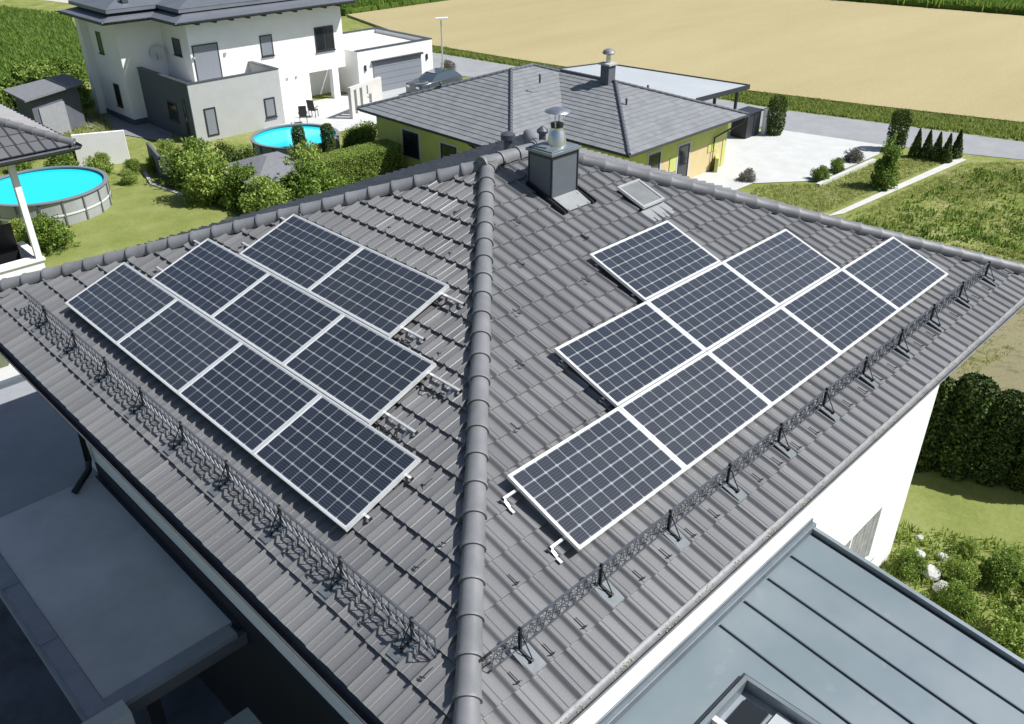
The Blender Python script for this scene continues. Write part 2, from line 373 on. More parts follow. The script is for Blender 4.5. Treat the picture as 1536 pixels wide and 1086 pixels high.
def gutter(name, parent, a, b, r, out, m, n=8):
    """half-round channel along a-b; out = unit horizontal direction away from the house"""
    a, b, out = Vector(a), Vector(b), Vector(out); mb = MB(); pr = []
    for j in range(n+1):
        t = PI*j/n; pr.append((-math.cos(t)*r, -math.sin(t)*r))
    outer = [(x, y) for x, y in pr]; inner = [(x*.93, y*.93+.0) for x, y in pr][::-1]
    loop = outer+[(r+.012, .004), (r+.008, .012), (r-.004, .010)]+inner
    k = len(loop)
    for p in (a, b):
        for x, z in loop: mb.v.append(tuple(p+out*(x+r)+Vector((0,0,z))))
    for j in range(k): mb.f.append((j, (j+1)%k, k+(j+1)%k, k+j))
    # brackets and a few leaves stay in the same part
    o = mb.build(name, m, parent); smooth_angle(o, 40); return o

# window in a wall. plane 'y' (wall faces -Y at y=c) or 'x' (wall faces -X at x=c)
def window(parent, plane, c, a0, a1, z0, z1, kind='glass', fm=None, fw=.06, mull=0, name='window', sill=True, depth=.0):
    fm = fm or ANTH; f = MB(); d = .035
    def bx(mb, p0, p1, q0, q1, o0, o1):
        if plane == 'y': mb.box(p0, c-o1, q0, p1, c-o0, q1)
        else: mb.box(c-o1, p0, q0, c-o0, p1, q1)
    bx(f, a0, a0+fw, z0, z1, 0.0, d); bx(f, a1-fw, a1, z0, z1, 0, d); bx(f, a0+fw, a1-fw, z1-fw, z1, 0, d); bx(f, a0+fw, a1-fw, z0, z0+fw, 0, d)
    for i in range(mull):
        x = a0+(a1-a0)*(i+1)/(mull+1); bx(f, x-fw/2, x+fw/2, z0+fw, z1-fw, 0, d-.004)
    w_ = f.build(name, fm, parent)
    g = MB(); bx(g, a0+fw, a1-fw, z0+fw, z1-fw, .004, .015)
    g.build('pane' if kind == 'glass' else ('curtain' if kind == 'curtain' else 'shutter'), {'glass': GLASS, 'shutter': SHUT, 'curtain': CURT}[kind], w_)
    if kind == 'shutter':
        s = MB(); nz = int((z1-z0-2*fw)/.1)
        for i in range(nz): z = z0+fw+(i+.5)*(z1-z0-2*fw)/nz; bx(s, a0+fw, a1-fw, z-.035, z+.035, .015, .022)
        s.build('slat', SHUT, w_)
    if sill:
        s = MB(); bx(s, a0-.04, a1+.04, z0-.05, z0-.005, 0, .10); s.build('sill', ALU if fm is not ANTH else ANTH, w_)
    return w_

# ------------------------------------------------------------------ terrain
def tz(x, y):
    v = (x+y)/math.sqrt(2); u = min(max((v-11)/13, 0), 1); return -6-3*u*u*(3-2*u)
def structure(o): o['kind'] = 'structure'; return o
def grid_sheet(name, poly, dz, m, g=.75, kind='structure', label=None, cat=None):
    """convex polygon draped on the terrain"""
    xs = [p[0] for p in poly]; ys = [p[1] for p in poly]; n = len(poly)
    ar = sum(poly[i][0]*poly[(i+1)%n][1]-poly[(i+1)%n][0]*poly[i][1] for i in range(n))
    if ar < 0: poly = poly[::-1]
    i0, i1 = int(math.floor(min(xs)/g)), int(math.ceil(max(xs)/g)); j0, j1 = int(math.floor(min(ys)/g)), int(math.ceil(max(ys)/g))
    bm = bmesh.new(); vv = {}
    for i in range(i0, i1+1):
        for j in range(j0, j1+1): vv[i,j] = bm.verts.new((i*g, j*g, tz(i*g, j*g)+dz))
    for i in range(i0, i1):
        for j in range(j0, j1): bm.faces.new((vv[i,j], vv[i+1,j], vv[i+1,j+1], vv[i,j+1]))
    for i in range(n):
        a, b = poly[i], poly[(i+1)%n]; nx, ny = b[1]-a[1], -(b[0]-a[0])
        bmesh.ops.bisect_plane(bm, geom=bm.verts[:]+bm.edges[:]+bm.faces[:], plane_co=(a[0],a[1],0), plane_no=(nx,ny,0), clear_outer=True)
    me = bpy.data.meshes.new(name); bm.to_mesh(me); bm.free(); me.materials.append(m)
    for p in me.polygons: p.use_smooth = True
    o = bpy.data.objects.new(name, me); COL.objects.link(o); o['kind'] = kind
    if label: o['label'] = label; o['category'] = cat
    return o
def flat(name, poly, z, m, kind='structure', thick=0):
    mb = MB()
    if thick: mb.prism(poly, z-thick, z)
    else: mb.add([(x,y,z) for x,y in poly], [tuple(range(len(poly)))])
    o = mb.build(name, m)
    if not thick and o.data.polygons[0].normal.z < 0: o.data.flip_normals()
    o['kind'] = kind; return o

# ground: fine near, big skirt far
def make_ground():
    bm = bmesh.new(); g = .75; vv = {}
    xs = [-600, -300, -120, -60, -30]+[i*g for i in range(-26, 88)]+[80, 110, 160, 300, 700, 1200]
    ys = xs
    for i, x in enumerate(xs):
        for j, y in enumerate(ys): vv[i,j] = bm.verts.new((x, y, tz(x, y)))
    for i in range(len(xs)-1):
        for j in range(len(ys)-1): bm.faces.new((vv[i,j], vv[i+1,j], vv[i+1,j+1], vv[i,j+1]))
    me = bpy.data.meshes.new('ground'); bm.to_mesh(me); bm.free(); me.materials.append(MEADOW)
    for p in me.polygons: p.use_smooth = True
    o = bpy.data.objects.new('ground', me); COL.objects.link(o); o['kind'] = 'structure'
make_ground()

# ================================================================== our house
W, LN, PI_ = 11.437, 12.465, .34508
CP, SP = math.cos(PI_), math.sin(PI_); ZT = W/2*math.tan(PI_)
def LS(s, t, h=0): return Vector((t*CP-h*SP, s, t*SP+h*CP))      # left slope: s along +Y, t up the slope
def RS(s, t, h=0): return Vector((s, t*CP-h*SP, t*SP+h*CP))
NL = Vector((-SP, 0, CP)); NR = Vector((0, -SP, CP)); TL = Vector((CP, 0, SP)); TR = Vector((0, CP, SP))
house = empty('tiled_house', (6.2, 5.7, -6), 'white rendered house in front whose brown grey tiled hip roof carries all the solar panels', 'house')
A_, B_ = Vector((W/2, W/2, ZT)), Vector((LN-W/2, W/2, ZT))
TM = W/2/CP
o = tile_field('roof_slope', house, (0,0,0), (0,1,0), (1,0,0), PI_, W, TM, [((0,0,0),(1,-1,0)),((0,W,0),(1,1,0))], ph=.14, flip=True)
o['label'] = 'triangular tiled slope on the left with ten rows of ribs'; LSL = o; del o['label']
RSL = tile_field('roof_slope', house, (0,0,0), (1,0,0), (0,1,0), PI_, LN, TM, [((0,0,0),(-1,1,0)),((LN,0,0),(1,1,0)),((0,W/2,0),(0,1,0))], ph=.02, ps=.2015, flip=False, step=.030)
tile_field('roof_slope', house, (0,W,0), (1,0,0), (0,-1,0), PI_, LN, TM, [((0,W,0),(-1,-1,0)),((LN,W,0),(1,-1,0)),((0,W/2,0),(0,-1,0))], sub=6)
tile_field('roof_slope', house, (LN,0,0), (0,1,0), (-1,0,0), PI_, W, TM, [((LN,0,0),(-1,-1,0)),((LN,W,0),(-1,1,0))], sub=6)
up = Vector((0,0,1)); hc = .035
for a, b in (((0,0,0),A_),((0,W,0),A_),((LN,0,0),B_),((LN,W,0),B_)):
    cap_line('ridge_cap', house, Vector(a)+up*hc, Vector(b)+up*(hc-.01), .108, CAP, first=.335 if a == (0,0,0) else .1)
cap_line('ridge_cap', house, A_+up*(hc+.02)-Vector((.12,0,0)), B_+up*(hc+.02)+Vector((.12,0,0)), .112, CAP)
k = MB(); k.tube([A_+up*(hc-.06), A_+up*(hc+.10), A_+up*(hc+.135)], .13, 16, rs=[.16,.135,.05]); smooth_angle(k.build('hip_junction_cap', CAP, house), 50)
# walls, eaves
wb = MB(); wb.box(.8, .8, -6.3, LN-.8, 10.55, -.22); wb.build('wall', WHITE, house)
sf = MB(); sf.box(.06, .06, -.27, LN-.06, W-.06, -.20); sf.build('soffit', GREYW, house)
fs = MB(); z0, z1 = -.30, -.055
fs.box(.03, .055, z0, .055, W-.055, z1); fs.box(LN-.055, .055, z0, LN-.03, W-.055, z1); fs.box(.03, .03, z0, LN-.03, .053, z1); fs.box(.03, W-.053, z0, LN-.03, W-.03, z1)
fs.build('fascia', ANTH, house)
GUTL = mat('gutter_sunny', (.20,.21,.22), .55, .15, var=.25, vscale=5)  # lighter copy of the gutter metal, sunlight painted into its colour
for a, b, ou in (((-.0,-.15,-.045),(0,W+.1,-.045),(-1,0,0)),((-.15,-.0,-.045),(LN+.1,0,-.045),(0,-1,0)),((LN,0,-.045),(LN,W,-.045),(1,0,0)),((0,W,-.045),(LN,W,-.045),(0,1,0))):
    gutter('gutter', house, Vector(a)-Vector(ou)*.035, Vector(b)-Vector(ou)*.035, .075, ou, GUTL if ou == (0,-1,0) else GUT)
gb = MB(); rn = random.Random(5)
for i in range(420):
    x = rn.choice([rn.gauss(c, .10) for c in [1.2+.6*k for k in range(18)]]); y = -.04+rn.gauss(0, .022); z = -.105+rn.random()*.012
    if x < .2 or x > 12: continue
    a = rn.random()*6; r = .003+rn.random()*.007
    gb.add([(x+r*math.cos(a), y+r*math.sin(a), z), (x+r*math.cos(a+2), y+r*math.sin(a+2), z+.004), (x+r*math.cos(a+4), y+r*math.sin(a+4), z)], [(0,1,2)])
lt = gb.build('leaf_litter', mat('yellow_litter', (.42, .36, .18), .9), house, fixn=False); lt['kind'] = 'stuff'
# gutter downpipe at the left eave
dp = MB(); dp.tube([(.04, 10.06, -.14), (.12, 10.06, -.36), (.62, 10.07, -.80), (.72, 10.08, -.95), (.72, 10.08, -2.70), (.66, 10.02, -2.86), (.30, 9.72, -2.93)], .055, 12)
smooth_angle(dp.build('downpipe', BLACK, house), 60)
mb = MB(); mb.box(.775, 1.0, -6.2, .799, 9.98, -2.74); mb.build('dark_front_panel', mat('dark_facade', (.018,.022,.026), .5), house)  # near-black panel over the lower part of the left wall
window(house, 'y', .8, 8.05, 10.36, -5.05, -3.82, 'curtain', fm=WHITE, mull=1)
cw = [o for o in bpy.data.objects if o.name.startswith('curtain')][-1]
mb = MB(); n_ = 90; k0 = 0
for i in range(n_+1):
    x = 8.13+(10.28-8.13)*i/n_; y = .772+.012*math.sin(i*.9)+.006*math.sin(i*2.3+1); mb.v += [(x, y, -4.98), (x, y, -3.89)]
mb.f = [(2*i, 2*i+2, 2*i+3, 2*i+1) for i in range(n_)]
mb.build('curtain_folds', CURT, cw.parent, smooth=True)
# snow hooks sunk in the tiles
def nub(fn, s, t, nm):
    mb = MB(); rr = .012; p = lambda a, b, h: fn(s+a, t+b, h)
    mb.tube([p(0,.075,.036), p(0,.0,.044), p(0,-.045,.050), p(0,-.05,.078)], .005, 6)
    mb.tube([p(-.030,-.03,.062), p(.012,-.05,.074)], .0065, 6); mb.tube([p(0,-.045,.055), p(.025,-.045,.052)], .005, 6)
    mb.build('snow_hook', GUARD, RSL if fn is RS else LSL)
LIM = lambda s, t, LL: t*CP < s-.25 and t*CP < LL-s-.25
for i, s in enumerate([.9+.404*k for k in range(28)]):
    if abs(((s-1.11)/1.02+.5) % 1-.5) > .13: nub(RS, s, .41, i)
for i, s in enumerate([.90+.404*k for k in range(26)]):
    if abs(((s-1.22)/1.0+.5) % 1-.5) > .13: nub(LS, s, .455, i)
occR = [(2.1,10.6,.85,1.95),(3.8,8.9,1.9,2.95),(5.4,7.3,2.9,3.95),(5.7,6.8,4.6,5.5),(7.0,7.7,4.0,4.9)]
occL = [(2.4,9.3,.85,1.95),(3.2,8.5,1.9,2.95),(4.0,7.7,2.9,3.95)]
def free(occ, s, t): return not any(a < s < b and c < t < d for a, b, c, d in occ)
for r, t in enumerate([1.064, 1.70, 2.337, 2.975, 3.61, 4.25, 4.9]):
    off = .28 if r % 2 == 0 else .9
    for k in range(10):
        s = off+1.225*k+(.05 if r % 2 else -.0)
        if LIM(s, t, LN) and free(occR, s, t): nub(RS, s, t, 0)
for r, t in enumerate([1.11, 1.43, 1.769, 3.111, 4.44, 5.1]):
    off = [1.69, 1.66, 2.31, 3.517, 4.72, 5.3][r]-1.22*3
    for k in range(9):
        s = off+1.225*k
        if LIM(s, t, W) and free(occL, s, t): nub(LS, s, t, 0)
# vent tile on the back slope
vt = MB(); vt.tube([(7.2,6.8,1.62),(7.2,6.8,1.92)], .07, 12); vt.tube([(7.2,6.8,1.94),(7.2,6.8,2.02),(7.2,6.8,2.06)], .1, 12, rs=[.12,.12,.03]); smooth_angle(vt.build('vent_pipe', ANTH2, house), 40)
vt = MB(); vt.tube([(7.95,6.75,1.66),(7.95,6.75,1.9)], .06, 12); vt.lathe(7.95,6.75,[(.09,1.9),(.10,1.94),(.03,2.0)],12); smooth_angle(vt.build('vent_pipe', ANTH2, house), 40)
# chimney
cx0, cx1, cy0, cy1, cz = 5.99, 6.52, 4.74, 5.17, 2.415
ch = MB(); ch.box(cx0, cy0, 1.45, cx1, cy1, cz-.05); chim = ch.build('chimney', mat('chimney_cladding', (.115,.13,.155), .55, .1, var=.08, vscale=4), house)
m_ = MB()
for x in (cx0-.006, cx1-.012): m_.box(x, cy0-.012, 1.5, x+.018, cy0+.01, cz-.05)
for y in (cy0-.004, cy1-.014): m_.box(cx0-.010, y, 1.5, cx0, y+.018, cz-.05)
m_.box(cx0+.013, cy0-.008, cz-.10, cx1-.013, cy0-.001, cz-.05); m_.box(cx0-.006, cy0+.016, cz-.10, cx0-.001, cy1-.016, cz-.05); m_.build('cladding_seam', GUARD, chim)
m_ = MB(); m_.box(cx0-.035, cy0-.035, cz-.05, cx1+.035, cy1+.035, cz-.012); m_.box(cx0+.0, cy0+.0, cz-.011, cx1, cy1, cz+.006); m_.build('cap_slab', ZINC, chim, bevel=.004)
px_, py_ = 6.31, 4.95
m_ = MB(); m_.lathe(px_, py_, [(.135,cz+.006),(.13,cz+.05),(.105,cz+.19),(.085,cz+.215),(.085,cz+.245)], 24); smooth_angle(m_.build('flue_pipe', STEEL, chim), 40)
m_ = MB(); m_.lathe(px_, py_, [(.082,cz+.245),(.088,cz+.26),(.088,cz+.30),(.07,cz+.305)], 24); m_.build('flue_collar', BLACK, chim)
m_ = MB()
for j in range(4):
    a = j*PI/2+.5; m_ = MB(); m_.bar((px_+.088*math.cos(a), py_+.088*math.sin(a), cz+.26), (px_+.125*math.cos(a), py_+.125*math.sin(a), cz+.455), .016, .004); m_.build('cowl_leg', STEEL, chim)
pass
m_ = MB(); m_.lathe(px_, py_, [(.17,cz+.452),(.178,cz+.456),(.17,cz+.466),(.09,cz+.50),(.02,cz+.515)], 28); smooth_angle(m_.build('rain_cowl', STEEL, chim), 50)
m_ = MB(); m_.obox((6.12, 5.0, cz+.016), (.085,.02,0), (-.02,.08,0), (0,0,.008)); m_.tube([(6.07,5.08,cz+.02),(6.05,5.10,cz+.07),(6.03,5.13,cz+.10)], .008, 6); m_.build('inspection_lid', ZINC, chim)
m_ = MB(); a, b, c, d = RS(6.0,4.76,.052), RS(6.53,4.76,.052), RS(6.53,5.06,.07), RS(6.0,5.06,.07); m_.add([a,b,c,d], [(0,1,2,3)]); fl_ = m_.build('apron_flashing', mat('flashing_sheet', (.27,.285,.29), .5, .2, var=.08, vscale=6), chim)
md = fl_.modifiers.new('t', 'SOLIDIFY'); md.thickness = .008
m_ = MB()
for a_, b_ in ((5.955, 6.005), (6.535, 6.60)):
    m_ = MB(); c_ = (a_+b_)/2
    for s_ in (a_, b_): m_.bar(RS(s_,4.74,.055), RS(s_,5.52,.055), .020, .05, up=NR)
    m_.bar(RS(c_,4.74,.035), RS(c_,5.52,.035), .07, .02, up=NR); m_.build('side_flashing', BLACK, chim)
# roof window
sk = MB(); s0, s1, t0, t1 = 7.10, 7.60, 4.27, 4.80
def slab(mb, fn, s0, s1, t0, t1, h0, h1):
    vs = [fn(s, t, h) for h in (h0, h1) for s, t in ((s0,t0),(s1,t0),(s1,t1),(s0,t1))]
    mb.add(vs, [(0,3,2,1),(4,5,6,7),(0,1,5,4),(1,2,6,5),(2,3,7,6),(3,0,4,7)])
slab(sk, RS, s0+.02, s1-.02, t0+.02, t1-.02, .0, .085); skl = sk.build('roof_window', ANTH2, house)
sk = MB(); h0, h1 = .086, .125; fw = .035
slab(sk, RS, s0, s1, t0, t0+fw, h0, h1); slab(sk, RS, s0, s1, t1-fw, t1, h0, h1); slab(sk, RS, s0, s0+fw, t0+fw, t1-fw, h0, h1); slab(sk, RS, s1-fw, s1, t0+fw, t1-fw, h0, h1); sk.build('sash_frame', ALU, skl)
sk = MB(); slab(sk, RS, s0+fw, s1-fw, t0+fw, t1-fw, .09, .112); sk.build('pane', mat('milky_glass', (.20, .21, .20), .18, 0, var=.15, vscale=5, coat=.6), skl)
sk = MB(); slab(sk, RS, s0-.02, s1+.02, t0-.17, t0+.02, .036, .048)
for i in range(5): slab(sk, RS, s0-.03+.108*i, s0+.06+.108*i, t0-.24-.02*(i % 2), t0-.165, .034, .043+.002*(i % 3))
sk.build('window_flashing', mat('flashing_sheet', (.45,.47,.47)), skl)

# ---------------------------------------------------------------- solar panels
def panel_parts(root):
    f = MB(); t = .022
    f.box(0, 0, -.04, PW, t, 0); f.box(0, PH-t, -.04, PW, PH, 0); f.box(0, t, -.04, t, PH-t, 0); f.box(PW-t, t, -.04, PW, PH-t, 0)
    fo = f.build('panel_frame', FRAME, None); fo.parent = root
    bm = bmesh.new(); uvl = bm.loops.layers.uv.new('UVMap'); z = -.004
    mx, my = .034, .030
    def q(x0, y0, x1, y1, idx):
        vs = [bm.verts.new(p) for p in ((x0,y0,z),(x1,y0,z),(x1,y1,z),(x0,y1,z))]; fc = bm.faces.new(vs); fc.material_index = idx
        for lp in fc.loops:
            c = lp.vert.co; lp[uvl].uv = ((c.x-mx)/(PW-2*mx), (c.y-my)/(PH-2*my))
    q(mx, my, PW-mx, PH-my, 0)
    q(t, t, PW-t, my, 1); q(t, PH-my, PW-t, PH-t, 1); q(t, my, mx, PH-my, 1); q(PW-mx, my, PW-t, PH-my, 1)
    me = bpy.data.meshes.new('cell_sheet'); bm.to_mesh(me); bm.free(); me.materials.append(CELL); me.materials.append(mat('backsheet_white', (.62,.64,.66), .35))
    c = bpy.data.objects.new('cell_sheet', me); COL.objects.link(c); c.parent = root
    b = MB(); b.box(t, t, -.036, PW-t, PH-t, -.030); bo = b.build('back_sheet', WHITE); bo.parent = root
def setm(o, loc, x, y, z):
    m = Matrix((x, y, z)).transposed().to_4x4(); m.translation = loc; o.matrix_basis = m
HP = .142; proto = None
def panel(side, s, t, label):
    global proto
    if proto is None:
        o = empty('solar_panel', (0,0,0)); panel_parts(o); proto = o
    else: o = copy_tree(proto)
    if side == 'L': setm(o, LS(s+PW, t, HP), Vector((0,-1,0)), TL, NL)
    else: setm(o, RS(s, t, HP), Vector((1,0,0)), TR, NR)
    tag(o, label, 'solar panel', 'solar panels on the tiled roof')
G_ = 1.672; sl_, tl_, sr_, tr_ = 2.5237, .919, 2.1616, .9084
pos4 = ['nearest the centre hip', 'second from the centre hip', 'third from the centre hip', 'farthest from the centre hip']
for i in range(4): panel('L', sl_+i*G_, tl_, f'dark panel, lowest row of the left slope, {pos4[i]}')
pos3 = ['nearest the centre hip', 'in the middle of its three', 'farthest from the centre hip']
for i in range(3): panel('L', sl_+(.5+i)*G_, tl_+.998, f'dark panel, middle row of the left slope, {pos3[i]}')
for i in range(2): panel('L', sl_+(1+i)*G_, tl_+1.998, 'dark panel, top row of the left slope, '+('nearer the centre hip' if i == 0 else 'farther from the centre hip'))
pos5 = ['nearest the centre hip', 'second from the centre hip', 'third, the middle of the five', 'fourth from the centre hip', 'farthest from the centre hip by the right hip']
for i in range(5): panel('R', sr_+i*G_, tr_, f'panel, lowest row of the right slope, {pos5[i]}')
for i in range(3): panel('R', sr_+(1+i)*G_, tr_+.997, f'panel, middle row of the right slope, {pos3[i]}')
panel('R', sr_+2*G_, tr_+1.994, 'panel alone in the top row of the right slope below the roof window')

# mounting rails under the panels with roof hooks
def rail(fn, n, tdir, s0, s1, t, hooks, label, bent=0):
    b = fn((s0+s1)/2, t, .07); r = empty('mounting_rail', b, label, 'mounting rail', 'aluminium rails under the panels')
    mb = MB(); mb.bar(fn(s0,t,.076), fn(s1,t,.076), .026, .026, up=n); mb.build('rail_profile', FRAME, r)
    for s in hooks:
        h = MB(); pts = [(.0,.058),(-.05,.052),(-.085,.045),(-.10,.03),(-.16,.034)]
        ps_ = [fn(s, t+a, hh) for a, hh in pts]
        for a, c in zip(ps_, ps_[1:]): h.bar(a, c, .03, .007, up=n)
        h.obox(fn(s, t-.0, .05), (.0,0,0) if False else (fn(.02,0,0)-fn(0,0,0)), (fn(0,.02,0)-fn(0,0,0)), n*.012)
        h.build('roof_hook', FRAME if bent else STEEL, r)
    for s in (s0, s1):
        e = MB(); e.obox(fn(s, t, .072), (fn(.003,0,0)-fn(0,0,0)), (fn(0,.02,0)-fn(0,0,0)), n*.019); e.build('end_cap', BLACK, r)
names = ['lower', 'upper']; rown = ['lowest', 'middle', 'top']
for r_, (a, cnt, ext0, ext1) in enumerate(((0, 4, .06, .05), (.5, 3, .49, .30), (1, 2, .36, .30))):
    for j, f in enumerate((.22, .885) if r_ else (.24, .80)):
        s0 = sl_+a*G_-ext0; s1 = sl_+(a+cnt)*G_-.022+ext1; t = tl_+r_*.998+f*PH
        rail(LS, NL, TL, s0, s1, t, [s0+.12, s0+1.1, s0+2.1, s1-.15], f'{names[j]} aluminium rail under the {rown[r_]} panel row, left slope')
for r_, (a, cnt, ext0, ext1) in enumerate(((0, 5, .18, .05), (1, 3, .03, .03), (2, 1, .03, .03))):
    for j, f in enumerate((.19, .845)):
        s0 = sr_+a*G_-ext0; s1 = sr_+(a+cnt)*G_-.022+ext1; t = tr_+r_*.997+f*PH
        rail(RS, NR, TR, s0, s1, t, [s0+.015, s0+1.2, s1-.3], f'{names[j]} aluminium rail under the {rown[r_]} panel row, right slope', 1 if r_ == 0 else 0)
# clamps between the panels (white dots on the gaps), part-less small things merged per array row gap
def clamps(fn, n, lst, label):
    mb = MB()
    for s, t in lst: mb.obox(fn(s, t, HP+.001), fn(.018,0,0)-fn(0,0,0), fn(0,.028,0)-fn(0,0,0), n*.004)
    o = mb.build('panel_clamps', FRAME); o.location = (0,0,0); return tag(o, label, 'clamps')
# cables bunched under the near ends of the left rows
def cable(pts, label):
    mb = MB(); mb.tube(pts, .009, 6); tag(smooth_angle(mb.build('panel_cable', BLACK), 80), label, 'cable', 'black cables hanging at the panel ends')
rn = random.Random(11)
def wig(s0, s1, t, seed):
    r = random.Random(seed); n = 12; out = []
    for i in range(n+1):
        f = i/n; out.append(LS(s0+(s1-s0)*f+r.uniform(-.02,.02), t+r.uniform(-.05,.05)+.03*math.sin(f*9), .045+r.random()*.02))
    return out
ends = [('at the open end of the upper rail in the top left row', sl_+G_, tl_+2.98-.22), ('at the open end of the lower rail in the top left row', sl_+G_, tl_+2.0+.10),
        ('at the open end of the upper rail in the middle left row', sl_+.5*G_, tl_+1.83-.12), ('at the open end of the lower rail in the middle left row', sl_+.5*G_, tl_+1.0+.08)]
for i, (txt, s, t) in enumerate(ends): cable(wig(s+.25, s-.36 if i > 1 else s-.26, t-.0, i), 'black looped cable '+txt)

# ---------------------------------------------------------------- snow guards
def guard(fn, n, td, s0, s1, marks, tb, label):
    root = empty('snow_guard', fn((s0+s1)/2, tb, .03), label, 'snow guard', 'lattice snow guards above the eaves')
    H = .215; Z = Vector((0,0,1)); base = lambda s: fn(s, tb, .05)
    mb = MB(); mb.bar(base(s0)+Z*H, base(s1)+Z*H, .022, .012); mb.bar(base(s0)+Z*.005, base(s1)+Z*.005, .016, .010); mb.bar(base(s0)+Z*H*.5, base(s1)+Z*H*.5, .010, .008)
    mb.build('guard_rail', mat('guard_rail_metal', (.13,.145,.17), .4, .5, var=.15, vscale=14), root)
    mb = MB(); st = .10; nseg = int((s1-s0)/st)
    for i in range(nseg):
        a = s0+i*st; b = a+st; m = (a+b)/2
        (mb.bar(base(a)+Z*.01, base(m)+Z*(H-.005), .006, .006), mb.bar(base(m)+Z*(H-.005), base(b)+Z*.01, .006, .006)) if fn is RS else (mb.bar(base(a)+Z*.01, base(a)+Z*(H-.005), .008, .008), mb.bar(base(a)+Z*.01, base(b)+Z*H*.5, .005, .005))
        # curled diamonds between the rails
        
        
    mb.build('lattice', mat('lattice_metal', (.12,.13,.15), .45, .3), root)
    for s in marks:
        b = MB(); c = base(s)
        b.bar(c-td*.005+Z*(-.02), c-td*.005+Z*(H+.03), .020, .030, up=td)
        b.bar(c-td*.01, fn(s, tb-.15, .055), .024, .022, up=n); b.bar(fn(s,tb-.148,.045), fn(s,tb-.148,.085), .03, .016, up=td)
        b.bar(c+Z*H, fn(s+.015, tb-.145, .06), .006, .010)
        br = b.build('bracket', BLACK, root)
        p = MB(); slab(p, fn, s-.085, s+.095, tb-.235, tb+.04, .041, .047); slab(p, fn, s-.085, s-.05, tb-.22, tb+.04, .047, .058); p.build('base_plate', PLATE, br)
guard(RS, NR, TR, .78, 11.35, [1.10+1.022*k for k in range(11)], .575, 'black lattice snow guard crossing the right roof slope below the solar panels')
guard(LS, NL, TL, .93, 9.95, [1.22+1.0*k for k in range(9)], .60, 'black lattice snow guard crossing the left roof slope below the solar panels')

# ---------------------------------------------------------------- zinc-roofed annexe on the right
ax = empty('zinc_roofed_annexe', (4, -2, -6), 'low annexe against the white wall under a blue grey standing seam metal roof', 'annexe')
ZR = lambda y: -2.55-.13*(.8-y)
X0, X1, Y0, Y1 = -.2, 7.36, -6.5, .795
mb = MB(); mb.add([(X0,Y0,-6.3),(X1-.12,Y0,-6.3),(X1-.12,Y1,-6.3),(X0,Y1,-6.3),(X0,Y0,ZR(Y0)-.12),(X1-.12,Y0,ZR(Y0)-.12),(X1-.12,Y1,ZR(Y1)-.12),(X0,Y1,ZR(Y1)-.12)], [(0,3,2,1),(4,5,6,7),(0,1,5,4),(1,2,6,5),(2,3,7,6),(3,0,4,7)]); mb.build('wall', WHITE, ax)
# roof sheet with an opening left for the light well
wx0, wx1, wy0, wy1 = 2.82, 4.44, -1.70, .04
mb = MB()
def sheet(x0, x1, y0, y1):
    vs = [(x0,y0,ZR(y0)-.06),(x1,y0,ZR(y0)-.06),(x1,y1,ZR(y1)-.06),(x0,y1,ZR(y1)-.06),(x0,y0,ZR(y0)),(x1,y0,ZR(y0)),(x1,y1,ZR(y1)),(x0,y1,ZR(y1))]
    mb.add(vs, [(0,3,2,1),(4,5,6,7),(0,1,5,4),(1,2,6,5),(2,3,7,6),(3,0,4,7)])
def zinc_sheet_mat():
    m = bpy.data.materials.new('annexe_sheet'); m.use_nodes = True; n = m.node_tree.nodes; l = m.node_tree.links; b = n['Principled BSDF']
    tc = n.new('ShaderNodeTexCoord'); t = n.new('ShaderNodeTexNoise'); t.inputs['Scale'].default_value = .9; t.inputs['Detail'].default_value = 5; l.new(tc.outputs['Object'], t.inputs[0])
    t2 = n.new('ShaderNodeTexNoise'); t2.inputs['Scale'].default_value = 3.2; t2.inputs['Detail'].default_value = 3; l.new(tc.outputs['Object'], t2.inputs[0])
    r = n.new('ShaderNodeValToRGB'); e = r.color_ramp.elements; e[0].position = .4; e[0].color = (.125,.165,.19,1); e[1].position = .62; e[1].color = (.155,.19,.215,1); l.new(t.outputs[0], r.inputs[0])
    l.new(mixc(n, l, mathn(n, l, 'MULTIPLY', mathn(n, l, 'GREATER_THAN', t2.outputs[0], .68), .10), r.outputs[0], (.30,.31,.32)), b.inputs['Base Color'])
    b.inputs['Metallic'].default_value = .25; r2_ = n.new('ShaderNodeMapRange'); r2_.inputs[3].default_value = .5; r2_.inputs[4].default_value = .68; l.new(t2.outputs[0], r2_.inputs[0]); l.new(r2_.outputs[0], b.inputs['Roughness'])
    t3 = n.new('ShaderNodeTexNoise'); t3.inputs['Scale'].default_value = 2.2; l.new(tc.outputs['Object'], t3.inputs[0]); bp = n.new('ShaderNodeBump'); bp.inputs['Strength'].default_value = .12; bp.inputs['Distance'].default_value = .03; l.new(t3.outputs[0], bp.inputs['Height']); l.new(bp.outputs[0], b.inputs['Normal'])
    return m
ZS = zinc_sheet_mat()
sheet(X0, wx0, Y0, Y1-.005); sheet(wx1, X1, Y0, Y1-.005); sheet(wx0, wx1, wy1, Y1-.005); sheet(wx0, wx1, Y0, wy0)
rf = mb.build('metal_roof', ZS, ax)
for x in (6.66, 6.05, 5.47, 4.90):
    s_ = MB(); s_.bar((x,Y0,ZR(Y0)+.014), (x,Y1-.10,ZR(Y1-.10)+.014), .018, .032); s_.bar((x+.017,Y0,ZR(Y0)+.003), (x+.017,Y1-.10,ZR(Y1-.10)+.003), .02, .006); s_.build('standing_seam', mat('seam_metal', (.09,.11,.14), .45, .4), rf)
s_ = MB(); s_.bar((X1-.035,Y0,ZR(Y0)+.045), (X1-.035,Y1,ZR(Y1)+.045), .07, .09); s_.build('edge_trim', ZINC, rf, bevel=.006)
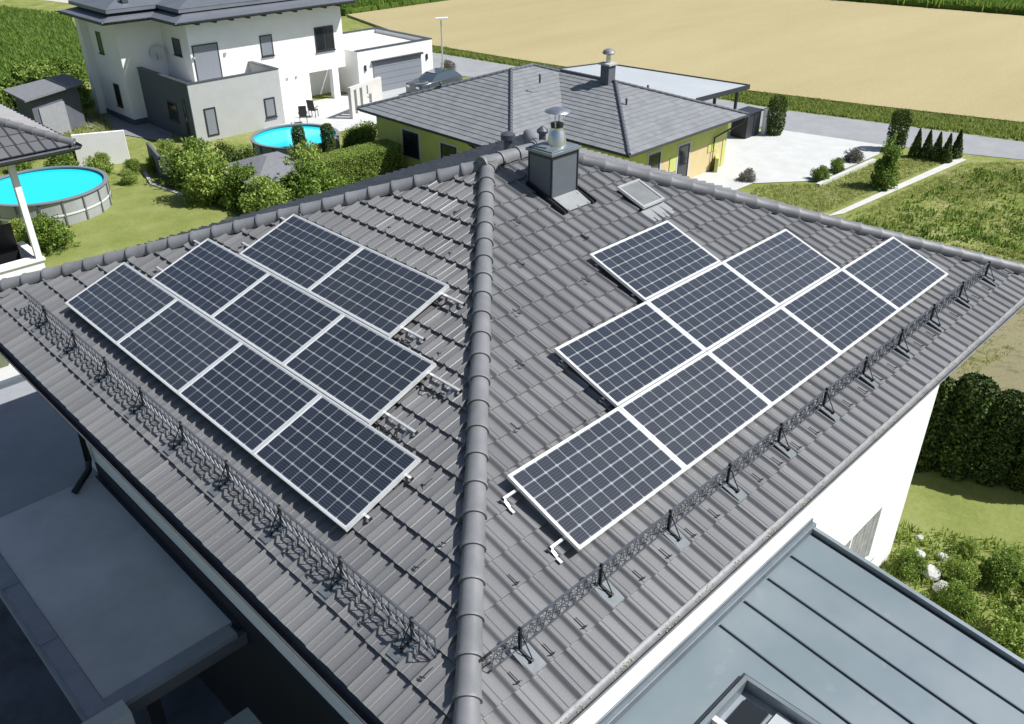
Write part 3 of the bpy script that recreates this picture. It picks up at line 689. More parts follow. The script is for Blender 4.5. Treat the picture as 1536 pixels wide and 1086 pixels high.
s_ = MB(); s_.bar((X1-.088,Y0,ZR(Y0)+.006), (X1-.088,Y1-.1,ZR(Y1-.1)+.006), .035, .012); s_.build('edge_channel', GUARD, rf)
s_ = MB(); s_.box(X0, Y1-.075, ZR(.8)+.0, X1+.03, Y1-.001, ZR(.8)+.12); s_.box(X0, Y1-.018, ZR(.8)+.121, X1+.02, Y1, ZR(.8)+.19); s_.build('wall_flashing', mat('flashing_dark', (.14,.165,.19), .55, .3, var=.15, vscale=3), rf, bevel=.008)
# light well
lw = MB(); zt = ZR(0)+.13
for (a, b, c, d) in ((wx0-.0, wy1-.055, wx1, wy1), (wx0, wy0, wx1, wy0+.055), (wx1-.055, wy0+.055, wx1, wy1-.055), (wx0, wy0+.055, wx0+.055, wy1-.055)): lw.box(a, b, -3.2, c, d, zt)
lwo = lw.build('light_well', ZINC, ax)
l2 = MB()
for (a, b, c, d) in ((wx0-.05, wy1+.005, wx1+.05, wy1+.05), (wx0-.05, wy0-.05, wx1+.05, wy0-.005), (wx1+.005, wy0-.005, wx1+.05, wy1+.005), (wx0-.05, wy0-.005, wx0-.005, wy1+.005)): l2.box(a, b, -2.9, c, d, zt-.05)
l2.build('well_rubber_seal', GUARD, lwo)
l2 = MB(); l2.box(wx0+.056, wy0+.056, -2.80, wx1-.056, wy1-.056, -2.70)
l2.build('well_lining', mat('well_lining_grey', (.22,.25,.28), .5, var=.1, vscale=2), lwo)
l2 = MB(); l2.box(3.66, wy0+.056, -2.699, 3.73, wy1-.056, zt-.03); l2.build('mullion', WHITE, lwo)
for x in (3.80, 3.02): l2 = MB(); l2.box(x, -.40, -2.699, x+.46, -.10, -2.66); l2.build('pane', GLASS, lwo)
l2 = MB(); l2.add([(3.80,-1.55,-2.655),(4.34,-1.55,-2.655),(4.34,-.46,-2.655),(3.80,-.46,-2.655)], [(0,1,2,3)]); l2.build('reflection_patch', mat('painted_reflection', (.40,.43,.45), .3), lwo)  # pale sheet: the reflection in the glass, painted as a flat colour

# ---------------------------------------------------------------- flat roofed annexe on the left, in the house's shade
an = empty('flat_roofed_annexe', (0, 9.6, -6), 'flat roofed annexe below the left eave with a grey membrane roof in shade', 'annexe')
mb = MB(); mb.box(-1.28, 5.3, -3.25, .79, 14.1, -3.06); mb.box(.791, 10.56, -3.25, 3.2, 14.1, -3.06); mb.build('roof_deck', DKWALL, an)
mb = MB(); mb.box(.3, 10.7, -6.3, 3.1, 13.9, -3.251); mb.build('wall', DKWALL, an)
for y in (5.5, 9.6, 13.8): mb = MB(); mb.box(-.6, y, -6.3, -.42, y+.18, -3.251); mb.build('post', ANTH, an)
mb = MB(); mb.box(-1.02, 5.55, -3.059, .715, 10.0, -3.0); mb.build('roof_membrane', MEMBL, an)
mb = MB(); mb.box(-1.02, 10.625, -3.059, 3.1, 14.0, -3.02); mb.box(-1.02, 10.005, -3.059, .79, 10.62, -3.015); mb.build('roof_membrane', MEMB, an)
mb = MB(); mb.box(.72, 5.4, -3.059, .795, 10.0, -3.0); mb.build('membrane_upstand', ANTH, an)
mb = MB(); mb.box(-1.27, 5.30, -3.059, -1.03, 14.1, -2.97); mb.box(-1.03, 5.30, -3.059, .66, 5.54, -2.985); mb.build('roof_edge', mat('roof_edge_sheet', (.24,.26,.30), .6, .2, var=.12, vscale=3), an)
mb = MB(); mb.box(-1.31, 5.29, -3.1, -1.272, 14.1, -2.945); mb.box(-1.27, 14.101, -3.1, 3.2, 14.16, -2.93); mb.build('edge_trim', ZINC, an)
for y in (6.9, 8.3, 9.7, 11.1): mb = MB(); mb.box(-1.26, y, -2.969, -1.04, y+.03, -2.96); mb.build('edge_joint', ZINC, an)
bt = MB(); bt.tube([(.28,9.75,-2.99),(.20,9.70,-2.985)], .05, 10); 
fw_ = MB(); fw_.box(-5.5, 5.02, -6.3, -.9+.03, 5.28, -2.88); tag(fw_.build('privacy_wall', GREYW, bevel=.01), 'pale rendered wall top running left from the near corner of the flat roof', 'wall')
cn = empty('entrance_canopy', (-.6, 3.4, -3), 'small canopy with a light metal rim below the left eave, cut by the photo bottom', 'canopy')
mb = MB(); cx, cy, cz_ = .14, 4.12, -2.9
mb.box(-2.4, cy-.22, cz_-.12, cx, cy, cz_); mb.box(cx-.10, 1.2, cz_-.12, cx, cy-.221, cz_-.004); mb.build('canopy_rim', ZINC, cn)
mb = MB(); mb.box(-2.4, 1.2, cz_-.11, cx-.101, cy-.221, cz_-.05); mb.build('canopy_panel', MEMB, cn)
mb = MB(); mb.box(-2.3, 1.3, -6.1, -2.2, 1.4, cz_-.12); mb.box(-.1, 3.95, -6.1, 0, 4.05, cz_-.12); mb.build('canopy_post', ANTH, cn)

# ================================================================== ground surfaces around
Z9 = -9.0
grid_sheet('lawn', [(2,26),(5,15),(20,13),(28,24),(27.5,36.3),(21,38.8),(14,46.2),(6,47)], .02, LAWN)
grid_sheet('lawn', [(9,-8),(26,-8),(17.5,2.6),(13.9,3.6),(9,3.6)], .025, LAWN)
grid_sheet('courtyard_lawn', [(29,19),(37.0,18.9),(39.8,16.45),(45.2,16.3),(49,14.8),(49,12.85),(35,14.35),(27,15.2)], .018, ground_mat('rough_lawn', [(.11,.145,.035),(.17,.20,.055),(.27,.25,.12)], .9, 6, .5, .04))
grid_sheet('dry_soil', [(20,-2),(31,-1),(33,4.2),(24,4.4),(18.5,2.2)], .03, SOIL)
flat('paved_courtyard', [(35.0,19.0),(37.1,18.95),(39.84,16.75),(46.5,16.55),(48.4,17.2),(47.0,23.4),(43.9,25.6),(39.5,26),(33,24),(33,20.5)], Z9+.03, PAVE)
flat('patio', [(25.0,42.4),(33.5,41.8),(34.2,49.8),(24.4,49.8)], Z9+.03, PAVE)
flat('driveway', [(34.2,43.0),(42.6,43.0),(42.2,51.5),(34.2,51.5)], Z9+.026, mat('driveway_asphalt', (.40,.41,.41), .92, var=.08, vscale=1))
flat('road', [(42.0,60),(42.1,51),(44.0,46.5),(45.6,34),(46.94,23.4),(48.3,17.3),(51.2,10.35),(55.5,0),(59.5,0),(54.9,11.5),(51.4,25.9),(50.6,34),(48.6,48.3),(47.2,60)], Z9+.022, ASPH)
flat('road', [(42.0,60),(47.2,60),(46.5,82),(41,100),(36.5,120),(34,120),(38.5,100),(41.2,82)], Z9+.021, GRAVEL)
k = MB()
for a, b in (((39.07,16.36),(45.15,16.2)),): k.bar((*a,Z9+.06), (*b,Z9+.06), .22, .16)
tag(k.build('kerb_strip', PAVE), 'thin white kerb edging the paved yard behind the small shrubs', 'kerb', kind='structure')
flat('garden_path', [(35.4,13.95),(36.3,13.55),(48.95,12.6),(49.05,13.1)], Z9+.028, mat('white_path', (.52,.51,.48), .9, var=.08, vscale=2))
flat('verge', [(47.2,60),(48.6,48.3),(50.6,34),(51.4,25.9),(54.9,11.5),(59.5,0),(63.5,0),(58.7,12.7),(56,21.7),(53.7,30.6),(51.2,40),(50.0,49.2),(49.4,58),(48.5,62)], Z9+.025, MEADOW)
flat('wheat_field', [(49.0,58.5),(50.0,49.2),(51.2,40),(53.7,30.6),(56,21.7),(58.7,12.7),(63.5,0),(104,0),(101.8,27),(97.8,49),(91,77.4),(53.6,77.6)], Z9+.22, WHEAT, thick=.3)
flat('maize_field', [(53.6,77.9),(91,77.7),(98.1,49),(102.2,27),(104.5,0),(260,0),(260,260),(60,260)], Z9+.7, CORNG, thick=.8)
flat('maize_field', [(-10,62),(12,62),(27,69.5),(30.5,90),(33.2,98.5),(29.6,110.5),(-10,150)], Z9+.05, CORNG)
flat('villa_path', [(16.8,55.2),(17.9,57.3),(19.4,56.9),(19.3,52.6),(20.2,52.5),(20.2,49.2),(19.2,47.3),(18.0,50.9)], Z9+.04, mat('slab_path', (.20,.21,.23), .9, var=.1, vscale=2))
flat('white_terrace', [(-4,16),(4,15.5),(4.1,22.3),(-4,22.3)], -6.75, PAVE)
flat('yard', [(-14,-4),(.79,-4),(.79,15.4),(-14,15.4)], -5.96, ASPHD)

# ================================================================== yellow house
yh = empty('yellow_house', (34, 29, Z9), 'lime and apricot bungalow with a grey hipped tile roof behind our ridge', 'house')
YP = math.radians(18.6); ez = -6.2
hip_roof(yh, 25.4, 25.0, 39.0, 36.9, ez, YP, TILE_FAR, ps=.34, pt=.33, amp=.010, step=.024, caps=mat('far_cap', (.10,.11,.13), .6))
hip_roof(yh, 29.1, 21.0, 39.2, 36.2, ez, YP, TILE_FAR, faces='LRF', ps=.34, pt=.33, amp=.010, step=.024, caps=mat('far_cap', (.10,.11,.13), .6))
mb = MB(); mb.box(26.1, 25.7, Z9-.3, 38.3, 36.2, ez-.12); mb.build('wall', YEL, yh)
mb = MB(); mb.box(29.8, 21.7, Z9-.3, 38.5, 25.69, ez-.12); mb.build('wall', ORNG, yh)
mb = MB(); mb.box(29.78, 21.68, ez-1.2, 38.52, 25.6, ez-.13); 
for x0, x1, zz in ((29.78,30.9,-7.6),(33.4,34.6,-8.2),(36.8,37.6,-7.9),(38.2,38.52,-9)): mb.box(x0, 21.67, zz, x1, 21.679, ez-1.2)
mb.build('lime_band', YEL, yh)
mb = MB(); mb.box(25.46, 25.06, ez-.16, 38.94, 36.84, ez-.06); mb.box(29.16, 21.06, ez-.155, 39.14, 25.05, ez-.065); mb.build('soffit', DKWALL, yh)
for a, b, ou in (((25.4,25,ez),(25.4,36.9,ez),(-1,0,0)),((29.1,21,ez),(39.2,21,ez),(0,-1,0)),((29.1,21,ez),(29.1,25,ez),(-1,0,0)),((25.4,25,ez),(29.1,25,ez),(0,-1,0))): gutter('gutter', yh, a, b, .07, ou, ANTH)
WF = mat('pale_window_trim', (.55,.55,.6), .6)
def trimwin(parent, plane, c, a0, a1, z0, z1, kind='glass'):
    t = MB(); e = .13
    if plane == 'y': t.box(a0-e, c-.02, z0-e, a1+e, c-.002, z1+e)
    else: t.box(c-.02, a0-e, z0-e, c-.002, a1+e, z1+e)
    t.build('window_surround', WF, parent); return window(parent, plane, c-.021, a0, a1, z0, z1, kind)
trimwin(yh, 'x', 26.1, 32.6, 33.9, -8.2, -6.9); trimwin(yh, 'x', 26.1, 29.6, 30.8, -8.95, -7.0); trimwin(yh, 'x', 26.1, 26.6, 27.8, -8.95, -7.0)
trimwin(yh, 'y', 21.68, 31.6, 32.5, -8.2, -6.9); trimwin(yh, 'y', 21.68, 34.1, 35.0, -8.9, -7.0)
mb = MB(); mb.tube([(39.0,20.95,ez-.1),(39.0,21.1,ez-.4),(38.2,21.5,ez-.75),(37.2,21.6,ez-.95),(37.2,21.6,Z9)], .05, 8); mb.build('downpipe', ANTH, yh)
mb = MB(); mb.tube([(25.6,28.4,ez-.1),(25.9,28.4,ez-.35),(26.02,28.2,ez-.5),(26.02,26.3,ez-.6),(26.02,26.2,Z9)], .055, 8); mb.build('downpipe', ANTH, yh)
mb = MB(); mb.box(33.75, 26.2, -4.9, 34.3, 26.75, -3.65); yc = mb.build('chimney', DKWALL, yh)
mb = MB(); mb.box(33.65, 26.1, -3.65, 34.4, 26.85, -3.56); mb.build('cap_slab', CONC, yc)
mb = MB(); mb.lathe(34.02, 26.48, [(.14,-3.56),(.13,-3.3),(.12,-3.2)], 14); mb.build('flue_pipe', STEEL, yc)
mb = MB(); mb.lathe(34.02, 26.48, [(.30,-3.12),(.34,-3.06),(.27,-2.93),(.12,-2.87),(.03,-2.85)], 16); mb.build('rain_cowl', mat('dull_cowl', (.28,.28,.29), .5, .5), yc)
for x, y in ((31.0,28.5),(32.8,24.2),(35.6,25.0),(28.6,33.6)):
    z = ez+.336*min(x-25.4 if y > 25.5 else x-29.1, (y-21.0), 39-x); mb = MB(); mb.tube([(x,y,z-.1),(x,y,z+.28)], .05, 8); mb.lathe(x, y, [(.09,z+.28),(.02,z+.36)], 10); mb.build('vent_pipe', ANTH, yh)
cp = empty('flat_carport', (42, 29, Z9), 'carport with a flat pale grey roof behind the yellow house', 'carport')
mb = MB(); mb.prism([(39.4,24.45),(44.3,24.1),(43.1,34.2),(39.4,35.2)], -6.18, -6.02); mb.build('roof', mat('pale_sheet', (.46,.49,.51), .6, .2, var=.05, vscale=.5), cp)
mb = MB(); mb.bar((39.4,24.42,-6.08), (44.34,24.07,-6.08), .06, .26); mb.bar((44.33,24.1,-6.08), (43.12,34.2,-6.08), .06, .26); mb.bar((43.1,34.22,-6.08), (39.4,35.24,-6.08), .06, .26); mb.build('fascia', ANTH, cp)
for x, y in ((43.9,24.6),(39.8,24.9),(42.8,33.8),(41.8,24.75),(43.4,29.2)): mb = MB(); mb.box(x-.07, y-.07, Z9, x+.07, y+.07, -6.18); mb.build('post', ANTH, cp)
mb = MB(); mb.box(39.7, 26.5, Z9, 43.0, 32.8, -6.4); mb.build('wall', GREYW, cp)
bs = empty('bin_shelter', (44.3, 23.7, Z9), 'black boarded bin shelter beside the white post at the road', 'shelter')
mb = MB(); mb.box(43.7, 23.6, Z9, 45.3, 24.5, -7.55); mb.build('cabinet', BLACK, bs)
mb = MB(); mb.box(43.6, 23.5, -7.55, 45.4, 24.6, -7.48); mb.build('roof', ANTH, bs)
for i in range(2): mb = MB(); mb.box(43.76+.77*i, 23.56, Z9+.05, 44.46+.77*i, 23.599, -7.6); mb.build('door', ANTH, bs)
mb = MB(); mb.box(45.45, 23.3, Z9, 45.7, 23.55, -7.45); tag(mb.build('gate_post', WHITE, bevel=.01), 'slim white gate post between the black shelter and the columnar thuja', 'post')

# ================================================================== white villa
vl = empty('white_villa', (26, 50, Z9), 'tall white villa with grey terrace block and overhanging grey metal roof', 'villa')
FY = 49.3; TZ = -2.75
mb = MB(); mb.box(22.3, FY, -6.95, 33.4, 58, TZ); mb.box(22.3, FY, Z9-.3, 30.4, 58, -6.951); mb.box(30.41, 51.2, Z9-.3, 33.4, 58, -6.951); mb.build('wall', WHITE, vl)
mb = MB(); mb.box(19.45, 52.7, Z9-.3, 22.29, 56.9, TZ); mb.box(19.0, 56.91, Z9-.3, 22.29, 57.5, TZ); mb.build('wing_wall', WHITE, vl)
mb = MB(); mb.box(19.41, 52.66, Z9, 22.2, 52.699, Z9+.35); mb.box(19.41, 52.7, Z9, 19.449, 56.9, Z9+.35); mb.build('plinth', DKWALL, vl)
# terrace block
gx0, gx1, gy0, gz = 20.3, 26.3, 46.2, -5.62
mb = MB(); mb.box(gx0, gy0, Z9-.3, gx1, FY-.01, gz-.75); mb.box(gx0, FY-.01, Z9-.3, 22.29, 52.69, gz-.75)
mb.box(gx0, gy0, gz-.749, gx1, gy0+.25, gz); mb.box(gx0, gy0+.251, gz-.749, gx0+.25, 52.69, gz); mb.box(gx1-.25, gy0+.251, gz-.749, gx1, FY-.01, gz)
tb_ = mb.build('terrace_block', GREYW, vl)
mb = MB(); mb.box(gx0-.03, gy0-.03, gz+.001, gx1+.03, gy0+.28, gz+.05); mb.box(gx0-.03, gy0+.281, gz+.001, gx0+.28, 52.68, gz+.05); mb.box(gx1-.28, gy0+.281, gz+.001, gx1+.03, FY-.02, gz+.05); mb.build('parapet_cap', ANTH2, tb_)
mb = MB(); mb.box(gx0+.26, gy0+.26, gz-.745, gx1-.26, FY-.02, gz-.70); mb.box(gx0+.26, FY-.019, gz-.745, 22.28, 52.6, gz-.70); mb.build('terrace_floor', PAVE, tb_)
mb = MB(); mb.box(gx0-.012, gy0+.1, Z9, gx0-.002, 52.6, gz-.02); mb.build('shaded_side_face', mat('painted_shade_grey', (.085,.10,.125), .85, var=.06, vscale=2), tb_)  # shaded side of the grey block, its shade painted in as darker blue grey
# windows and shutters
window(vl, 'y', FY, 22.4+.05, 24.15, -6.3, -4.15, 'shutter', fm=ANTH, fw=.07, sill=False)
mb = MB(); mb.box(22.45, FY-.10, -4.75, 24.15, FY-.001, -4.12); 
window(vl, 'y', FY, 27.05, 27.95, -5.45, -4.15, 'shutter', fm=ANTH, fw=.07)
window(vl, 'y', FY, 31.15, 32.65, -5.7, -4.15, 'glass', fm=ANTH, fw=.08, mull=1)
window(vl, 'x', 19.45, 55.1, 55.75, -5.0, -3.7, 'glass'); window(vl, 'x', 19.45, 54.0, 54.8, -8.1, -6.7, 'glass')
window(vl, 'x', 22.3, 50.4, 51.4, -4.9, -3.9, 'glass')
window(vl, 'x', gx0-.012, 48.1, 49.3, -8.1, -7.0, 'glass'); window(vl, 'x', gx0-.012, 46.9, 47.25, -8.7, -6.6, 'glass', sill=False)
window(vl, 'y', gy0, 21.0, 21.75, -8.75, -7.1, 'shutter', fm=ANTH, fw=.09, sill=False); window(vl, 'y', gy0, 25.0, 25.75, -8.4, -7.2, 'shutter', fm=ANTH, fw=.09)
window(vl, 'y', FY, 26.6, 27.1, -8.9, -7.2, 'glass', fm=ANTH, sill=False)
window(vl, 'y', 51.2, 31.0, 31.55, -7.75, -7.2, 'glass', fm=ANTH, sill=False)
mb = MB(); mb.box(32.25, FY+.0, Z9, 32.75, FY+.4, -6.952); mb.build('entrance_column', WHITE, vl)
for x in (21.9+.55, 24.55): mb = MB(); mb.lathe(x+.0, FY-.05, [(.09,-4.92),(.10,-4.86),(.09,-4.80)], 12); mb.build('wall_lamp', ALU, vl)
for x in (28.6, 29.3): mb = MB(); mb.box(x, FY-.07, -7.1, x+.14, FY-.001, -6.95-.02); mb.build('wall_lamp', ALU, vl)
# satellite dish on the inner corner
mb = MB(); n_ = 18; c0 = Vector((21.6, 52.35, -4.85)); ax_ = Vector((-.45,-.8,.35)).normalized(); u_ = ax_.cross(up).normalized(); v_ = u_.cross(ax_)
mb.v.append(tuple(c0-ax_*.10))
for r, d in ((.2,-.08),(.42,0)):
    for j in range(n_): a = 2*PI*j/n_; mb.v.append(tuple(c0+u_*math.cos(a)*r+v_*math.sin(a)*r+ax_*d))
for j in range(n_): mb.f.append((0, 1+j, 1+(j+1)%n_)); mb.f.append((1+j, 1+n_+j, 1+n_+(j+1)%n_, 1+(j+1)%n_))
dsh = mb.build('satellite_dish', mat('dish_grey', (.55,.56,.57), .5), vl, smooth=True)
mb = MB(); mb.bar(c0-ax_*.1, (21.6,52.69,-5.0), .05, .05); mb.bar(c0-v_*.38, c0+ax_*.42-v_*.12, .025, .025); mb.build('feed_arm', ANTH2, dsh)
# two tier hipped metal roof
VR = mat('villa_roof_metal', (.15,.165,.19), .5, .3, var=.1, vscale=1.0)
def frustum(mb, x0,y0,x1,y1,z0, ins, z1):
    vs = [(x0,y0,z0),(x1,y0,z0),(x1,y1,z0),(x0,y1,z0),(x0+ins,y0+ins,z1),(x1-ins,y0+ins,z1),(x1-ins,y1-ins,z1),(x0+ins,y1-ins,z1)]
    mb.add(vs, [(0,3,2,1),(4,5,6,7),(0,1,5,4),(1,2,6,5),(2,3,7,6),(3,0,4,7)])
mb = MB(); frustum(mb, 18.3,51.4,33.8,58.0,-2.64, 1.3, -2.28); frustum(mb, 21.2,48.2,33.95,60.5,-2.638, 1.3, -2.27); lr = mb.build('lower_roof', VR, vl)
mb = MB(); frustum(mb, 18.9,52.0,33.2,57.6,-2.26, .02, -2.05); frustum(mb, 18.9,52.0,33.2,57.6,-2.049, 2.7, -1.2); frustum(mb, 22.0,49.2,33.4,60,-2.258, .02, -2.06); frustum(mb, 22.0,49.2,33.4,60,-2.05, 4.0, -1.05); mb.build('upper_roof', VR, vl)
mb = MB(); mb.box(18.32,51.42,-2.78,33.7,57.95,-2.642); mb.box(21.22,48.22,-2.779,33.92,60.4,-2.643); mb.build('soffit', ANTH, vl)
for i in range(10): x = 22.6+i*1.12; mb = MB(); mb.box(x, 48.35, -2.9, x+.16, FY+.1, -2.78); mb.build('rafter_end', ANTH, vl)
for a, b, ou in (((18.3,51.4,-2.6),(21.2,51.4,-2.6),(0,-1,0)),((21.2,48.2,-2.6),(33.95,48.2,-2.6),(0,-1,0)),((18.3,51.4,-2.6),(18.3,58,-2.6),(-1,0,0)),((21.2,48.2,-2.6),(21.2,51.3,-2.6),(-1,0,0))): gutter('gutter', vl, a, b, .09, ou, ANTH)
for x, y in ((20.2,52.5),(27.6,49.8)): mb = MB(); mb.box(x, y, -2.3, x+.35, y+.35, -1.5); mb.build('roof_stack', ANTH2, vl)
# garage
ga = empty('white_garage', (37, 50, Z9), 'white flat roofed garage with a wide grey sectional door beside the villa', 'garage')
q0, q1, r0, r1, gt = 33.95, 40.7, 48.6, 55.3, -5.98
mb = MB(); mb.box(q0, r0, Z9-.3, q1, r1, gt-.4); mb.box(q0, r0, gt-.399, q1, r0+.3, gt); mb.box(q0, r1-.3, gt-.399, q1, r1, gt); mb.box(q0, r0+.301, gt-.399, q0+.3, r1-.301, gt); mb.box(q1-.3, r0+.301, gt-.399, q1, r1-.301, gt); mb.build('wall', WHITE, ga)
mb = MB(); c_ = .34
mb.box(q0-.02, r0-.03, gt+.001, q1+.03, r0+c_, gt+.05); mb.box(q0-.02, r1-c_, gt+.001, q1+.03, r1+.03, gt+.05); mb.box(q1-c_, r0+c_+.001, gt+.001, q1+.03, r1-c_-.001, gt+.05); mb.build('parapet_cap', ANTH2, ga)
mb = MB(); mb.box(q0+.31, r0+.31, gt-.395, q1-.31, r1-.31, gt-.28); mb.build('flat_roof', GRAVW, ga)
mb = MB(); mb.box(35.15, r0-.012, Z9, 39.6, r0-.002, -6.85); gd = mb.build('garage_door', SHUT, ga)
for i in range(5): mb = MB(); mb.box(35.22, r0-.03, Z9+.04+i*.425, 39.53, r0-.013, Z9+.44+i*.425); mb.build('door_section', SHUT, gd)
mb = MB(); mb.box(35.08, r0-.22, -6.86, 39.67, r0-.001, -6.74); mb.build('door_lintel', ANTH, ga)
for x in (34.45, 40.05): mb = MB(); mb.box(x, r0-.09, -7.35, x+.14, r0-.001, -6.95); mb.build('wall_lamp', ANTH, ga)
# free standing pierced screen wall
mb = MB(); A = Vector((29.9,44.1,0)); B = Vector((33.2,45.2,0)); d_ = (B-A).normalized(); n2 = Vector((-d_.y,d_.x,0)); L_ = (B-A).length
def sw(a, b, z0, z1): mb.obox(A+d_*((a+b)/2)+Vector((0,0,(z0+z1)/2)), d_*((b-a)/2), n2*.11, (0,0,(z1-z0)/2))
H0, H1 = Z9, Z9+2.0
xs_ = [0,.35,.62,.98,1.25,1.75,2.25,L_]
for i in range(0, 7, 2): sw(xs_[i], xs_[i+1], H0, H1-.22) if i < 6 else sw(2.25, L_, H0, H1-.22)
sw(0, L_, H1-.219, H1); sw(.35, .62, H0, H0+.25); sw(.98, 1.25, H0, H0+.25); sw(1.75, 2.25, H0, H0+.6); sw(1.9, 2.25, H0+1.2, H1-.22)
tag(mb.build('pierced_screen_wall', mat('screen_grey', (.55,.54,.52), .85, var=.06, vscale=2), bevel=.01), 'free standing grey screen wall with tall slots on the patio', 'screen wall')
# chairs on the patio
def chair(x, y, rz, label):
    t = empty('folding_chair', (x, y, Z9+.03), label, 'chair', 'black chairs on the patio', rz); o0 = ORG[t.name]; 
    def bb(nm, f): mb = MB(); f(mb); o = mb.build(nm, BLACK); o.parent = t
    bb('seat', lambda m: m.box(-.24,-.22,.43,.24,.24,.48)); bb('backrest', lambda m: m.obox((0,.30,.82), (.24,0,0), (0,.02,.005), (0,.08,.34)))
    for sx in (-.22,.22):
        for sy in (-.2,.22): bb('leg', lambda m: m.bar((sx,sy,0),(sx,sy*.9,.44),.035,.035))
    bb('armrest', lambda m: m.box(-.29,-.2,.64,-.24,.28,.67)); bb('armrest', lambda m: m.box(.24,-.2,.64,.29,.28,.67))
chair(27.2, 45.5, 2.6, 'black high backed patio chair nearer the grey terrace block')
chair(28.5, 46.3, 2.1, 'black high backed patio chair farther from the terrace block')
# parked car
def car(x, y, rz, label):
    t = empty('parked_car', (x, y, Z9+.026), label, 'car', rz=rz); PAINT = mat('car_paint', (.07,.085,.11), .25, .5, coat=1)
    prof = [(-2.15,.35,.78),(-2.1,.72,.82),(-1.9,.92,.84),(-1.0,1.0,.86),(-.35,1.38,.66),(.7,1.45,.66),(1.45,1.30,.64),(2.0,.98,.80),(2.15,.75,.80),(2.15,.35,.76)]
    mb = MB(); k = len(prof)
    for sgn in (-1, 1):
        for px, pz, hw in prof: mb.v.append((px, sgn*hw, pz))
    # belt line body then cabin
    mb = MB(); st = [(-2.15,.55,.70,.72),(-2.0,.86,.80,.80),(-1.0,.95,.86,.86),(-.2,.98,.87,.87),(1.5,.98,.87,.86),(2.05,.92,.82,.78),(2.2,.60,.74,.74)]
    for px, zt, hb, ht in st: mb.v += [(px,-hb,.22),(px,hb,.22),(px,hb,zt*.8),(px,ht,zt),(px,-ht,zt),(px,-hb,zt*.8)]
    for i in range(len(st)-1):
        for j in range(6): mb.f.append((i*6+j, i*6+(j+1)%6, (i+1)*6+(j+1)%6, (i+1)*6+j))
    mb.f.append(tuple(range(6))); mb.f.append(tuple(range(len(st)*6-6, len(st)*6)))
    o = mb.build('body', PAINT, bevel=.05); o.parent = t; smooth_angle(o, 60)
    mb = MB(); st = [(-1.0,.955,.80,.78),(-.25,1.36,.74,.58),(.8,1.44,.76,.60),(1.55,1.32,.74,.56),(1.98,.97,.76,.72)]
    for px, zt, hb, ht in st: mb.v += [(px,-hb,.95),(px,hb,.95),(px,ht,zt),(px,-ht,zt)]
    for i in range(len(st)-1):
        for j in range(4): mb.f.append((i*4+j, i*4+(j+1)%4, (i+1)*4+(j+1)%4, (i+1)*4+j))
    mb.f.append((0,1,2,3)); mb.f.append(tuple(range(16,20)))
    o = mb.build('glasshouse', mat('car_glass', (.05,.07,.09), .08, 0, coat=1)); o.parent = t; smooth_angle(o, 30)
    mb = MB(); mb.add([(-.28,-.57,1.375),(-.28,.57,1.375),(.8,.59,1.462),(.8,-.59,1.462),(1.5,.55,1.35),(1.5,-.55,1.35)], [(0,3,2,1),(3,5,4,2)]); o = mb.build('roof_panel', PAINT); o.parent = t
    for px in (-1.35, 1.35):
        for s_ in (-1, 1):
            mb = MB(); mb.tube([(px,s_*.66,.33),(px,s_*.89,.33)], .33, 20); o = mb.build('wheel', BLACK); o.parent = t
            mb = MB(); mb.tube([(px,s_*.87,.33),(px,s_*.90,.33)], .2, 12); rim = mb.build('rim', STEEL); rim.parent = o
    for s_ in (-1, 1): mb = MB(); mb.box(-2.12, s_*.48-.16, .62, -2.0, s_*.48+.16, .76); o = mb.build('headlight', STEEL); o.parent = t
car(38.5, 45.9, math.radians(4), 'dark blue grey hatchback parked in front of the white garage')
# street lamp
lp = empty('street_lamp', (42.6, 49.7, Z9), 'slim grey street lamp with a flat white head at the field road', 'street lamp')
mb = MB(); mb.tube([(42.6,49.7,Z9),(42.6,49.7,-6.9),(42.6,49.7,-4.95)], .07, 10, rs=[.085,.06,.045]); mb.build('pole', mat('galvanised', (.42,.42,.40), .5, .3), lp)
mb = MB(); mb.tube([(42.6,49.7,-4.98),(42.45,49.5,-4.9)], .03, 8); mb.build('arm', STEEL, lp)
mb = MB(); mb.obox((42.55,49.55,-4.86), (.36,-.30,.02), (.12,.15,0), (0,0,.05)); mb.build('lamp_head', mat('lamp_white', (.8,.82,.84), .4), lp, bevel=.02)

